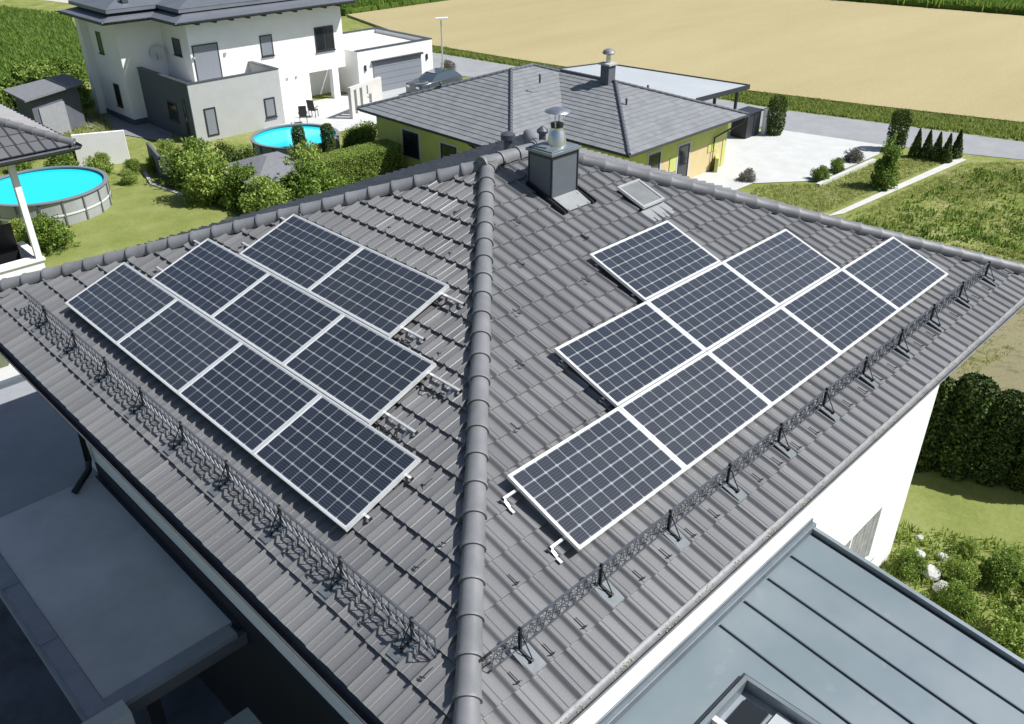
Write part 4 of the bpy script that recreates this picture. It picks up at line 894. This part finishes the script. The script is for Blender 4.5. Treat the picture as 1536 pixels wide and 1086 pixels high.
# ================================================================== pools
def pool(cx, cy, R_, Hh, label, nseg):
    t = empty('round_pool', (cx, cy, Z9), label, 'pool', 'round above ground pools'); n = 96; z1 = Z9+Hh
    mb = MB(); k = 0
    for r, z in ((R_, Z9), (R_, z1-.05), (R_-.03, z1-.05), (R_-.03, Z9+.1)):
        for j in range(n): a = 2*PI*j/n; mb.v.append((cx+r*math.cos(a), cy+r*math.sin(a), z))
    for i in range(3):
        for j in range(n): mb.f.append((i*n+j, i*n+(j+1)%n, (i+1)*n+(j+1)%n, (i+1)*n+j))
    mb.build('pool_wall', POOLW, t, smooth=False)
    mb = MB(); mb.lathe(cx, cy, [(R_-.10,z1-.045),(R_-.10,z1),(R_+.09,z1),(R_+.10,z1-.045)], n); o = mb.build('rim', mat('pool_rim', (.20,.22,.24), .5, .1), t)
    # hollow rim: drop its end caps
    bm = bmesh.new(); bm.from_mesh(o.data); bmesh.ops.delete(bm, geom=[f for f in bm.faces if len(f.verts) > 10], context='FACES'); bm.to_mesh(o.data); bm.free()
    mb = MB()
    for j in range(n): a = 2*PI*j/n; mb.v.append((cx+(R_-.04)*math.cos(a), cy+(R_-.04)*math.sin(a), z1-.13))
    mb.f.append(tuple(range(n))); mb.build('water', WATER, t)
    mb = MB(); zb = Z9+Hh*.42
    for r, z in ((R_+.035, zb-.05), (R_+.045, zb), (R_+.035, zb+.05)):
        for j in range(n): a = 2*PI*j/n; mb.v.append((cx+r*math.cos(a), cy+r*math.sin(a), z))
    for i in range(2):
        for j in range(n): mb.f.append((i*n+j, i*n+(j+1)%n, (i+1)*n+(j+1)%n, (i+1)*n+j))
    mb.build('hoop_band', POOLB, t, smooth=True)
    for j in range(nseg):
        a = 2*PI*j/nseg+.1; mb = MB(); c = Vector((cx+(R_+.03)*math.cos(a), cy+(R_+.03)*math.sin(a), 0)); mb.obox(c+up*(Z9+Hh/2-.03), Vector((math.cos(a),math.sin(a),0))*.025, Vector((-math.sin(a),math.cos(a),0))*.035, (0,0,Hh/2-.03)); mb.build('upright', mat('pool_upright', (.13,.14,.16), .5), t)
pool(9.9, 41.1, 2.8, 1.25, 'round grey walled pool with turquoise water on the left lawn', 18)
pool(23.0, 39.7, 2.35, 1.25, 'round pool with turquoise water in front of the grey terrace block', 16)

# ================================================================== balcony house at the left edge
bh = empty('balcony_house', (2, 26, -8), 'white house cut by the left photo edge with dark tiles and a balcony', 'house')
bx1, by0 = 4.15, 22.5
mb = MB(); mb.box(-8, 24.2, Z9-.3, 3.6, 33, -1.3); mb.build('wall', WHITE, bh)
mb = MB(); mb.box(-8, by0, -5.1, bx1, 24.19, -4.9); mb.build('balcony_floor', DKWALL, bh)
mb = MB(); mb.box(-8, by0, -4.899, bx1-.001, by0+.16, -4.08); mb.box(bx1-.16, by0+.161, -4.899, bx1, 24.19, -4.08); par = mb.build('balcony_parapet', WHITE, bh)
mb = MB(); mb.box(-8, by0-.06, -4.079, bx1+.05, by0+.12, -4.0); mb.build('parapet_cap', WHITE, par, bevel=.01)
mb = MB(); mb.box(-8, by0+.15, -4.079, bx1-.2, by0+.27, -3.98); mb.box(bx1-.15, by0+.24, -4.079, bx1+.05, 24.18, -4.0); mb.build('parapet_rail', WHITE, par, bevel=.01)
mb = MB(); mb.box(bx1-.16, by0, -4.0, bx1, by0+.16, -1.26); mb.build('corner_post', WHITE, bh)
mb = MB(); mb.box(-8, 23.9, -4.895, 3.95, 23.95, -3.3); mb.build('dark_balcony_panel', BLACK, bh)  # plain black panel across the back of the balcony
mb = MB(); mb.box(2.2, 24.02, -4.85, 3.0, 24.19, -2.6); mb.build('balcony_door', GLASS, bh)
DT = tile_mat('dark_roof_tile', (.075,.077,.085), (.14,.14,.15), .5)
hip_roof(bh, -8, 22.15, 5.66, 34, -1.0, math.radians(24), DT, ps=.30, pt=.42, amp=.05, step=.03, caps=mat('dark_cap', (.17,.17,.18), .55), capr=.12, sub=8)
mb = MB(); mb.box(-7.95, 22.2, -1.22, 5.6, 33.95, -1.1); mb.build('soffit', DKWALL, bh)
for a, b, ou in (((-8,22.15,-1.05),(5.75,22.15,-1.05),(0,-1,0)),((5.66,22.1,-1.05),(5.66,34,-1.05),(1,0,0))): gutter('gutter', bh, a, b, .09, ou, ANTH2)

# ================================================================== garden structures
gs = empty('garden_shed', (15.4, 55, Z9), 'small dark garden shed with a tilted brown grey roof by the maize', 'shed')
mb = MB(); mb.prism([(13.8,53.0),(17.2,54.8),(17.2,57.1),(13.8,55.7)], Z9-.2, -6.421); mb.build('wall', DKWALL, gs)
mb = MB(); mb.add([(13.3,52.2,-6.42),(17.6,54.5,-6.42),(17.65,57.7,-6.42),(13.34,55.9,-6.42),(13.3,52.2,-6.3),(17.6,54.5,-6.3),(17.65,57.7,-6.3),(13.34,55.9,-6.3)], [(0,3,2,1),(4,5,6,7),(0,1,5,4),(1,2,6,5),(2,3,7,6),(3,0,4,7)]); mb.build('roof', SLATE, gs)
mb = MB(); mb.bar((14.2,53.16,Z9+.95), (16.0,54.11,Z9+.95), .06, 1.9); mb.build('door', mat('pale_boards', (.27,.28,.30), .8, var=.1, vscale=4), gs)
ts = empty('summer_house', (18.2, 34.8, Z9), 'summer house with a low grey shingle hip roof among the shrubs', 'shed')
mb = MB(); mb.box(16.9, 33.4, Z9-.2, 20.0, 37.0, -7.6); mb.build('wall', WOOD, ts)
mb = MB(); frustum(mb, 16.6,33.1,20.4,37.3,-7.6, 1.85, -6.95); mb.build('roof', SLATE, ts)
mb = MB(); mb.bar((13.5,46.6,Z9+.9), (15.9,45.5,Z9+.9), .18, 1.8); tag(mb.build('garden_wall', WHITE, bevel=.01), 'white rendered garden wall beyond the left pool', 'wall')
mb = MB(); mb.bar((16.6,44.4,Z9+.6), (15.9,41.55,Z9+.6), .15, 1.25); mb.bar((15.9,41.5,Z9+.6), (16.3,41.3,Z9+.6), .15, 1.25); tag(mb.build('low_dark_wall', DKWALL, bevel=.01), 'low dark grey wall between lawn and shrubs beyond the left pool', 'wall')
mb = MB(); mb.bar((15.6,43.1,Z9+.04), (15.0,41.0,Z9+.04), .16, .08); mb.bar((15.0,41.0,Z9+.04), (15.6,36.5,Z9+.04), .16, .08); tag(mb.build('lawn_kerb', CONC), 'pale stone kerb along the shrub edge of the left lawn', 'kerb', kind='structure')
mb = MB(); mb.bar((37.2,21.3,Z9+.4), (41.9,24.4,Z9+.4), .18, .8); tag(mb.build('yard_wall', YEL, bevel=.01), 'thin lime wall between the yellow house terrace and the paved yard', 'wall')

# ================================================================== vegetation
def quad_leaf(vs, fs, c, r, rnd, tilt=None):
    a = rnd.random()*2*PI; zt = rnd.uniform(-1, 1); d = Vector((math.cos(a)*math.sqrt(1-zt*zt), math.sin(a)*math.sqrt(1-zt*zt), zt))
    u = d.cross(Vector((rnd.uniform(-1,1), rnd.uniform(-1,1), rnd.uniform(-1,1))))
    if u.length < 1e-3: u = Vector((1,0,0))
    u.normalize(); v = d.cross(u); k = len(vs)
    vs += [tuple(c-u*r), tuple(c-v*r*.55), tuple(c+u*r), tuple(c+v*r*.55)]; fs.append((k,k+1,k+2,k+3))
CR = {}
def crown_mesh(key, shape, rx, rz, nleaf, lr, m, seed, clumps=11):
    """unit-ish crown around the origin base; leaves sit on random clumps so the outline is uneven"""
    if key in CR: return CR[key]
    rnd = random.Random(seed); vs, fs = [], []
    cl = []
    if shape == 'bush':
        for i in range(clumps):
            a = rnd.random()*2*PI; z = rnd.uniform(.15, .95); rr = math.sqrt(max(0, 1-(z*2-1)**2 if z > .5 else 1))*rnd.uniform(.35, .72)
            cl.append((Vector((math.cos(a)*rr*rx, math.sin(a)*rr*rx, z*rz*.85)), rnd.uniform(.32, .55)*min(rx, rz)))
        cl.append((Vector((0,0,rz*.45)), .62*min(rx, rz)))
        sp = []
        for i in range(70):
            a = rnd.random()*2*PI; el = math.asin(rnd.uniform(.0, 1)); L_ = rnd.uniform(.75, 1.18)
            sp.append((Vector((math.cos(a)*math.cos(el)*rx*.95, math.sin(a)*math.cos(el)*rx*.95, math.sin(el)*rz*.98))*L_, rnd.uniform(.05, .12)))
        for i in range(nleaf):
            if i % 5 < 2:
                e_, w_ = rnd.choice(sp); f = rnd.uniform(.45, 1)**.7; p = e_*f+Vector((0,0,-.10*f*f*rz))+Vector((rnd.gauss(0,w_), rnd.gauss(0,w_), rnd.gauss(0,w_)))*(1.5-f)
                if p.z < .02: p.z = rnd.random()*.12
                quad_leaf(vs, fs, p, lr*rnd.uniform(.6, 1.2), rnd); continue
            c, r = rnd.choice(cl); a = rnd.random()*2*PI; zz = rnd.uniform(-1, 1); q_ = r*(rnd.random()**.33)*rnd.uniform(.85, 1.12)
            p = c+Vector((math.cos(a)*math.sqrt(1-zz*zz), math.sin(a)*math.sqrt(1-zz*zz), zz))*q_
            if p.z < .02: p.z = rnd.random()*.15
            quad_leaf(vs, fs, p, lr*rnd.uniform(.6, 1.3), rnd)
    elif shape == 'column' or shape == 'cone':
        for i in range(nleaf):
            z = rnd.random(); 
            if shape == 'column': prof = min(1, .8+z*.6)*(1 if z < .86 else math.sqrt(max(0, 1-((z-.86)/.15)**2)))
            else: prof = (1-z)**.85*min(1, .75+z*4)
            a = rnd.random()*2*PI; lump = 1+.07*math.sin(a*3+z*9+seed)+.05*math.sin(a*7-z*17)
            r = rx*prof*lump*(rnd.random()**.28); quad_leaf(vs, fs, Vector((math.cos(a)*r, math.sin(a)*r, z*rz)), lr*rnd.uniform(.6, 1.3), rnd)
    elif shape == 'tree':
        for i in range(clumps):
            a = i*2.4+rnd.random(); z = rnd.uniform(.35, 1); rr = rnd.uniform(.2, .75)*math.sin(PI*min(1, max(.12, (1.12-z)*1.2)))
            cl.append((Vector((math.cos(a)*rr*rx, math.sin(a)*rr*rx, z*rz-.12*rz)), rnd.uniform(.22, .38)*rx))
        for i in range(nleaf):
            c, r = rnd.choice(cl); a = rnd.random()*2*PI; zz = rnd.uniform(-1, 1)
            quad_leaf(vs, fs, c+Vector((math.cos(a)*math.sqrt(1-zz*zz), math.sin(a)*math.sqrt(1-zz*zz), zz))*r*(rnd.random()**.4), lr*rnd.uniform(.6, 1.3), rnd)
    me = bpy.data.meshes.new('crown'); me.from_pydata(vs, [], fs); me.materials.append(m); CR[key] = (me, cl); return CR[key]
STEM = {}
def plant(name, cat, label, x, y, s, key, shape, rx, rz, nleaf, lr, m, seed, group=None, z=None, rz_=None, sz=1.0):
    if z is None: z = tz(x, y)
    t = empty(name, (x, y, z), label, cat, group); me, cl = crown_mesh(key, shape, rx, rz, nleaf, lr, m, seed)
    o = bpy.data.objects.new('crown', me); COL.objects.link(o); o.parent = t; o.scale = (s, s, s*sz); o.rotation_euler.z = rz_ if rz_ is not None else random.Random(x*13+y*7).random()*6
    if key not in STEM:
        mb = MB(); rt = {'bush': .04, 'column': .06, 'cone': .05, 'tree': .09}[shape]; top = rz*(.5 if shape == 'bush' else .8)
        mb.tube([(0,0,-.1),(.02,0,top*.5),(0,.03,top)], rt, 7, rs=[rt*1.3, rt, rt*.35])
        for c, r in (cl[:7] if cl else []): 
            b = Vector((0,0,max(.1, c.z*.4))); mb.tube([b, b.lerp(c, .6)+Vector((0,0,.05)), c], rt*.4, 5, rs=[rt*.6, rt*.4, rt*.15])
        o2 = mb.build('trunk' if shape == 'tree' else 'stem', BARK); STEM[key] = o2.data; bpy.data.objects.remove(o2)
    o2 = bpy.data.objects.new('trunk' if shape == 'tree' else 'stem', STEM[key]); COL.objects.link(o2); o2.parent = t; o2.scale = (s, s, s*sz); o2.rotation_euler.z = o.rotation_euler.z
    return t
G1 = 'shrubs between the left lawn and the villa'
BU = dict(shape='bush', rx=1.2, rz=1.9, nleaf=9000, lr=.066)
bushes = [
 (16.6,39.6,.95,'a','large rounded olive green shrub nearest the low dark wall',LEAF),
 (17.7,40.6,.60,'b','dark shrub behind the large rounded one',LEAF),
 (16.1,36.6,.92,'l1','pale yellow green feathery shrub at the lawn edge',LEAFL),
 (17.2,34.9,.85,'a','dark shrub with a deep shadow on the lawn edge',LEAF),
 (19.9,38.0,.35,'l2','small bright shrub beside the grey shingle roof',LEAFL),
 (19.1,35.9,.62,'b','low dark shrub by the near end of the shingle roof',LEAF),
 (19.9,34.3,.9,'l1','tall loose yellow green shrub left of the trimmed hedge',LEAFL),
 (18.7,32.3,.95,'a','broad mid green shrub just beyond our left ridge',LEAF),
 (20.3,32.3,.62,'b','bushy green shrub close to our ridge left of the hedge',LEAF),
 (21.4,34.4,.5,'l2','light shrub touching the near end of the trimmed hedge',LEAFL),
 (17.0,32.6,.8,'l2','light feathery shrub lowest in the border by our ridge',LEAFL),
 (22.8,32.7,.36,'a','small round shrub in front of the trimmed hedge',LEAF),
 (20.9,37.4,.30,'b','small dark shrub at the foot of the second pool',LEAF),
 (26.4,38.0,.62,'l1','loose green shrub between second pool and yellow house',LEAFL),
 (25.6,37.6,.6,'b','dark shrub beside the yellow house corner',LEAF),
 (16.3,43.2,.5,'a','small shrub above the low dark wall',LEAF),
 (17.6,44.4,.55,'l1','pale shrub in the bed before the terrace block',LEAFL),
 (18.6,43.3,.5,'b','dark low shrub in the bed before the terrace block',LEAF),
 (13.9,44.7,.62,'l2','rounded light shrub in front of the white garden wall',LEAFL),
 (12.3,45.4,.80,'a','dense green shrub behind the left pool',LEAF),
 (10.4,46.4,.72,'b','wide green shrub behind the left pool near the eave',LEAF),
 (15.1,43.5,.42,'b','little leafy shrub at the right end of the garden wall',LEAF),
 (8.25,36.0,.85,'a','leafy shrub beside the balcony corner',LEAF),
 (7.6,37.3,.65,'l2','smaller shrub between pool wall and balcony post',LEAFL),
 (14.3,42.0,.38,'l1','low spreading shrub at the stone kerb',LEAFL)]
for i, (x, y, s, kk, lab, m) in enumerate(bushes):
    if x > 15.8 and y < 42: s *= 1.32
    plant('shrub', 'shrub', lab, x, y, s, kk, BU['shape'], BU['rx'], BU['rz'] if kk != 'l1' else 2.1, BU['nleaf'], BU['lr'], m, {'a':1,'b':2,'l1':3,'l2':4}[kk], G1)
for x, y, s, lab in ((18.9,40.1,.75,'clipped round dark green ball tree by the grey block'), (19.1,38.4,.75,'second clipped ball tree standing by the shingle roof')):
    plant('ball_tree', 'small tree', lab, x, y, s*1.15, 'ball', 'bush', 1.0, 2.0, 5200, .06, LEAFD, 8)
for x, y, lab in ((22.0,37.7,'columnar thuja standing before the middle of the second pool'), (23.3,36.9,'columnar thuja before the right end of the second pool')):
    plant('columnar_thuja', 'thuja', lab, x, y, 1, 'col', 'column', .36, 2.35, 5000, .05, LEAFD, 5, 'thujas by the second pool')
plant('columnar_thuja', 'thuja', 'tall dark thuja column by the white gate post at the road', 45.9, 22.9, 1.0, 'col2', 'column', .55, 2.3, 4200, .06, LEAFD, 6)
plant('columnar_thuja', 'thuja', 'dark blunt thuja column at the yard corner beside the road', 48.0, 16.3, 1.0, 'col2', 'column', .55, 2.3, 4200, .06, LEAFD, 6)
cpos = ['nearest the blunt thuja', 'second', 'third', 'fourth', 'fifth, standing apart']
for i, (x, y) in enumerate(((47.5,14.95),(47.6,14.4),(47.6,13.85),(47.7,13.35),(48.9,12.9+.35))):
    plant('cone_thuja', 'thuja', 'small pointed thuja of the roadside row, '+cpos[i]+(' from the blunt thuja' if 0 < i < 4 else ''), x, y, 1, 'cone', 'cone', .40, 1.6, 3000, .05, LEAFD, 7, 'pointed thujas in a row')
plant('young_tree', 'tree', 'young leafy tree on the strip between kerb and white path', 41.2, 13.9, 1, 'yt', 'bush', .72, 2.75, 6500, .07, LEAF, 9)
for x, y, s, lab, m, kk in ((40.0,16.8,.42,'small dark shrub at the near end of the white kerb',LEAF,'a'),(41.9,16.75,.40,'small dark shrub in the middle of the white kerb',LEAF,'b'),(44.3,17.0,.5,'grey leaved bush at the yard side of the white kerb',LEAFB,'bz'),
                         (37.3,19.4,.42,'grey leaved bush at the near corner of the paved yard',LEAFB,'bz'),(43.9,50.6,.55,'brownish bush at the foot of the street lamp',LEAFB,'bz')):
    plant('shrub', 'shrub', lab, x, y, s, kk, 'bush', 1.2, 1.5 if kk == 'bz' else 1.9, 3000 if kk == 'bz' else 5200, .085, m, 12)
back = [(18.4,59.6,1.1,'a','tall shrub behind the corner of the villa wing',LEAF),(17.7,62.2,1.2,'l1','pale tall shrub between maize and garden shed',LEAFL),(15.6,60.6,1.1,'b','dark bushy shrub behind the garden shed roof',LEAF),
 (20.6,66.2,1.25,'a','big green shrub at the maize corner left of the villa',LEAF),(13.2,61.8,1.1,'l2','light shrub farther left behind the garden shed',LEAFL),(17.3,58.0,.9,'l2','light shrub between shed roof and villa wall',LEAFL),(11.8,58.8,1.0,'a','shrub left of the garden shed',LEAF)]
for x, y, s, kk, lab, m in back: plant('shrub', 'shrub', lab, x, y, s, kk, 'bush', 1.2, 2.1 if kk == 'l1' else 1.9, 9000, .066, m, 3, 'shrubs behind the garden shed')
# trimmed hedge block by the yellow house
def hedge(name, label, pts, wid, h, m, nper, lr, seed, zb=None, wavy=.06, cat='hedge', parts=True):
    rnd = random.Random(seed); c0 = Vector((*pts[0], 0)).lerp(Vector((*pts[-1], 0)), .5); z0 = tz(c0.x, c0.y) if zb is None else zb
    t = empty(name, (c0.x, c0.y, z0), label, cat); vs, fs = [], []; core = MB()
    for (x0, y0), (x1, y1) in zip(pts, pts[1:]):
        a, b = Vector((x0,y0,0)), Vector((x1,y1,0)); d = (b-a); L_ = d.length; d.normalize(); n_ = Vector((-d.y,d.x,0))
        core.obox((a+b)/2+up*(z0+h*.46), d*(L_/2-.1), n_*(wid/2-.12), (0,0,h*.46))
        for i in range(int(nper*L_)):
            s = rnd.random()*L_; f = rnd.choice('ttfbfb'); bul = wavy*math.sin(s*5.2)*1.0+wavy*.6*math.sin(s*13+2)
            if f == 't': p = a+d*s+n_*rnd.uniform(-wid/2, wid/2)+up*(z0+h+rnd.uniform(-.1, .05)+bul)
            else: sg = 1 if f == 'f' else -1; zz = rnd.random(); p = a+d*s+n_*sg*(wid/2+rnd.uniform(-.1, .04)+bul*.6)+up*(z0+zz*h)
            quad_leaf(vs, fs, p-Vector((c0.x,c0.y,z0)), lr*rnd.uniform(.6, 1.3), rnd)
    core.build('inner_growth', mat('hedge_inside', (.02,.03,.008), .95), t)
    me = bpy.data.meshes.new('foliage'); me.from_pydata(vs, [], fs); me.materials.append(m); o = bpy.data.objects.new('foliage', me); COL.objects.link(o); o.parent = t
    return t
hedge('trimmed_hedge', 'flat topped clipped green hedge before the lime wall', [(20.9,34.4),(25.6,34.0)], 1.5, 1.5, LEAFL, 5200, .038, 21, wavy=.015)
hedge('garden_hedge', 'long low hedge running from the garden shed past the white wall', [(9.8,52.5),(13.6,49.4),(15.0,47.2)], .9, 1.0, LEAF, 900, .08, 22)
hedge('villa_hedge', 'hedge of high shrubs between villa and maize', [(12.5,60.5),(17.6,60.8),(18.2,66)], 2.2, 1.9, LEAF, 1500, .13, 23, wavy=.22)
hedge('back_hedge', 'loose hedge along the far edge behind the garden shed', [(6,63),(12.5,62)], 2.0, 1.7, LEAFL, 1100, .13, 26, wavy=.25)
# tall thuja hedge on the right: each plant of the row is its own
hl = ['at the white wall', 'second from the white wall', 'third from the white wall', 'fourth from the white wall, at the photo edge', 'fifth from the white wall', 'sixth from the white wall', 'seventh from the white wall']
for i in range(6):
    f = i/5; x, y = 14.75+.28*i, 2.5-.66*i
    plant('hedge_thuja', 'thuja', 'tall dark thuja of the right hedge, '+hl[i], x-.05, y-.15, 1.0+.05*((i*7) % 3-1), 'ht', 'column', .40, 2.35, 8000, .05, LEAFH, 14, 'thujas forming the right hand hedge')
# right hand garden corner: low plants and pale stones beside the white wall
low = [(11.5,.35,.34,'a','leafy plant touching the foot of the white wall',LEAFL),(11.95,-.35,.36,'l2','light plant right of the white stones',LEAFL),(12.5,-.95,.44,'b','dark bushy plant by the zinc roof edge',LEAF),
       (12.1,-1.9,.52,'a','broad leafy shrub nearest the zinc roof edge at the right',LEAF),(13.0,-1.7,.40,'l1','loose yellowish plant at the right photo edge',LEAFL),(12.9,-2.9,.55,'b','large dark shrub cut by the right photo edge',LEAF),
       (11.2,-.65,.38,'b','small shrub half hidden by the zinc roof edge',LEAF),(12.7,-.25,.26,'l1','low pale green tuft in the right hand lawn',LEAFL),(11.1,-1.7,.5,'l2','leafy shrub hanging over the roof edge trim',LEAFL),
       (13.5,-2.3,.42,'a','shrub farthest right in the garden corner',LEAF),(11.6,-2.9,.55,'a','shrub below the right end of the zinc roof',LEAF)]
for x, y, s, kk, lab, m in low: plant('garden_plant', 'plant', lab, x, y, s*.82, kk, 'bush', 1.2, 2.1 if kk == 'l1' else 1.9, 9000, .066, m, 3, 'plants in the right hand garden corner')
rs = random.Random(4)
for i, (x, y, sc, lab) in enumerate(((12.05,.40,.13,'pale garden stone nearest the white wall'),(11.7,.0,.19,'largest of the pale garden stones'),(12.35,.05,.11,'small pale stone on the lawn side'),(11.45,-.3,.17,'pale stone between two plants'),(12.6,.6,.08,'tiny pale stone farthest up the lawn'))):
    bm = bmesh.new(); bmesh.ops.create_icosphere(bm, subdivisions=2, radius=sc)
    for v in bm.verts: v.co *= 1+rs.uniform(-.16, .16); v.co.z *= .7
    me = bpy.data.meshes.new('garden_stone'); bm.to_mesh(me); bm.free(); me.materials.append(STONE); o = bpy.data.objects.new('garden_stone', me); COL.objects.link(o); o.location = (x, y, tz(x, y)+sc*.6); tag(o, lab, 'stone', 'pale garden stones')
# bed under the left shrubs
flat('planting_bed', [(15.6,42.2),(15.1,40.2),(15.6,36.6),(15.9,33),(17,28),(27,30),(24.8,34.2),(22.6,35.8),(21.0,38.6),(19.5,43.8),(17,45)], Z9+.035, ground_mat('bed_cover', [(.03,.05,.012),(.08,.11,.025),(.15,.18,.05)], 1.2, 7))
# stuff: tufts, verge, maize, wheat fringe
def inside(p, poly):
    x, y = p; c = False; n = len(poly)
    for i in range(n):
        (x1, y1), (x2, y2) = poly[i], poly[(i+1) % n]
        if (y1 > y) != (y2 > y) and x < (x2-x1)*(y-y1)/(y2-y1)+x1: c = not c
    return c
def blades(name, label, cat, poly, n, hmin, hmax, wd, m, seed, spread=.06, per=5, z0=None, clump=None):
    rnd = random.Random(seed); vs, fs = [], []; xs = [p[0] for p in poly]; ys = [p[1] for p in poly]; k = 0; tries = 0
    while k < n and tries < n*6:
        tries += 1; x, y = rnd.uniform(min(xs), max(xs)), rnd.uniform(min(ys), max(ys))
        if not inside((x, y), poly): continue
        if clump and math.sin(x*clump)*math.sin(y*clump*1.3+1)+math.sin(x*clump*.37+y*.5)*.6 < rnd.uniform(-1.2, .9): continue
        k += 1; z = tz(x, y) if z0 is None else z0; h = rnd.uniform(hmin, hmax)
        for j in range(per):
            a = rnd.random()*2*PI; dx, dy = math.cos(a), math.sin(a); bx, by = x+rnd.gauss(0, spread), y+rnd.gauss(0, spread); q_ = rnd.uniform(.1, .55)*h; b = len(vs)
            vs += [(bx-dy*wd, by+dx*wd, z), (bx+dy*wd, by-dx*wd, z), (bx+dx*q_*.5+dy*wd*.7, by+dy*q_*.5-dx*wd*.7, z+h*.65), (bx+dx*q_, by+dy*q_, z+h)]
            fs.append((b, b+1, b+2, b+3))
    me = bpy.data.meshes.new(name); me.from_pydata(vs, [], fs); me.materials.append(m); o = bpy.data.objects.new(name, me); COL.objects.link(o); return tag(o, label, cat, kind='stuff')
blades('meadow_grass', 'tall uneven meadow grass right of the white path', 'grass', [(27,14.0),(35.5,13.3),(48.5,12.3),(50.8,10.2),(55,0),(44,-4),(30,3),(18,3.2),(16.5,5),(24,9)], 22000, .03, .12, .018, GRASSL, 31, clump=.9)
blades('verge_grass', 'long grass on the verge between road and wheat', 'grass', [(47.3,60),(48.7,48.3),(50.7,34),(51.5,25.9),(55.0,11.5),(59.6,0),(63.5,0),(58.7,12.7),(56,21.7),(53.7,30.6),(51.2,40),(50.0,49.2),(49.2,58)], 13000, .08, .34, .03, VERGEL, 32)
blades('weed_patch', 'darker weeds scattered in the right hand meadow', 'weeds', [(30,12.9),(36,12.6),(48,11.5),(53,2),(44,-2),(30,5),(22,6)], 1700, .06, .24, .05, LEAF, 33, spread=.16, per=7, clump=1.6)
blades('maize_rows', 'green maize standing in the field behind the garden shed', 'maize', [(6,63),(12,62.5),(18,66.5),(26.8,69.6),(30.3,90),(33,98.3),(29.6,110),(12,112),(6,90)], 20000, .25, .6, .05, CORNL, 34, spread=.12)
blades('far_maize', 'green maize along the far edge of the wheat', 'maize', [(53.7,78.2),(70,78.2),(91,77.9),(98.3,49),(102.4,27),(104.5,0),(112,0),(108,30),(100,60),(94,86),(55,86)], 14000, .9, 1.5, .10, CORNL, 35, spread=.2, z0=Z9)
blades('rough_grass', 'rough grass between the garden shed and the villa', 'grass', [(10,48),(13.5,50),(17.5,51),(19,56),(18.5,62),(8,62)], 3500, .1, .3, .025, GRASSL, 36)
blades('garden_tufts', 'scattered tufts on the strip by the white path', 'grass', [(29,16.5),(37,18.5),(39.8,16.2),(45,16),(48.5,14.2),(48.5,13.3),(35,14.4)], 2500, .05, .16, .02, GRASSL, 37)
blades('corner_weeds', 'weeds between the plants in the right hand corner', 'weeds', [(11,.9),(12.6,1.2),(14.5,-2),(13,-4),(10.6,-3)], 900, .06, .22, .02, LEAFL, 38)
st = MB(); rnd = random.Random(9)
for cx, cy, r in ((-3.0,12.6,.20),(-2.9,11.9,.30),(-2.7,11.2,.22),(-2.55,10.6,.42),(-2.35,9.9,.16),(-2.9,13.6,.18),(-2.5,12.9,.15)):
    n = 14; k = len(st.v); st.v += [(cx+math.cos(2*PI*j/n)*r*rnd.uniform(.5,1.2), cy+math.sin(2*PI*j/n)*r*rnd.uniform(.6,1.5), -5.952) for j in range(n)]; st.f.append(tuple(range(k, k+n)))
structure(st.build('oil_stain', mat('stain', (.012,.013,.015), .6)))
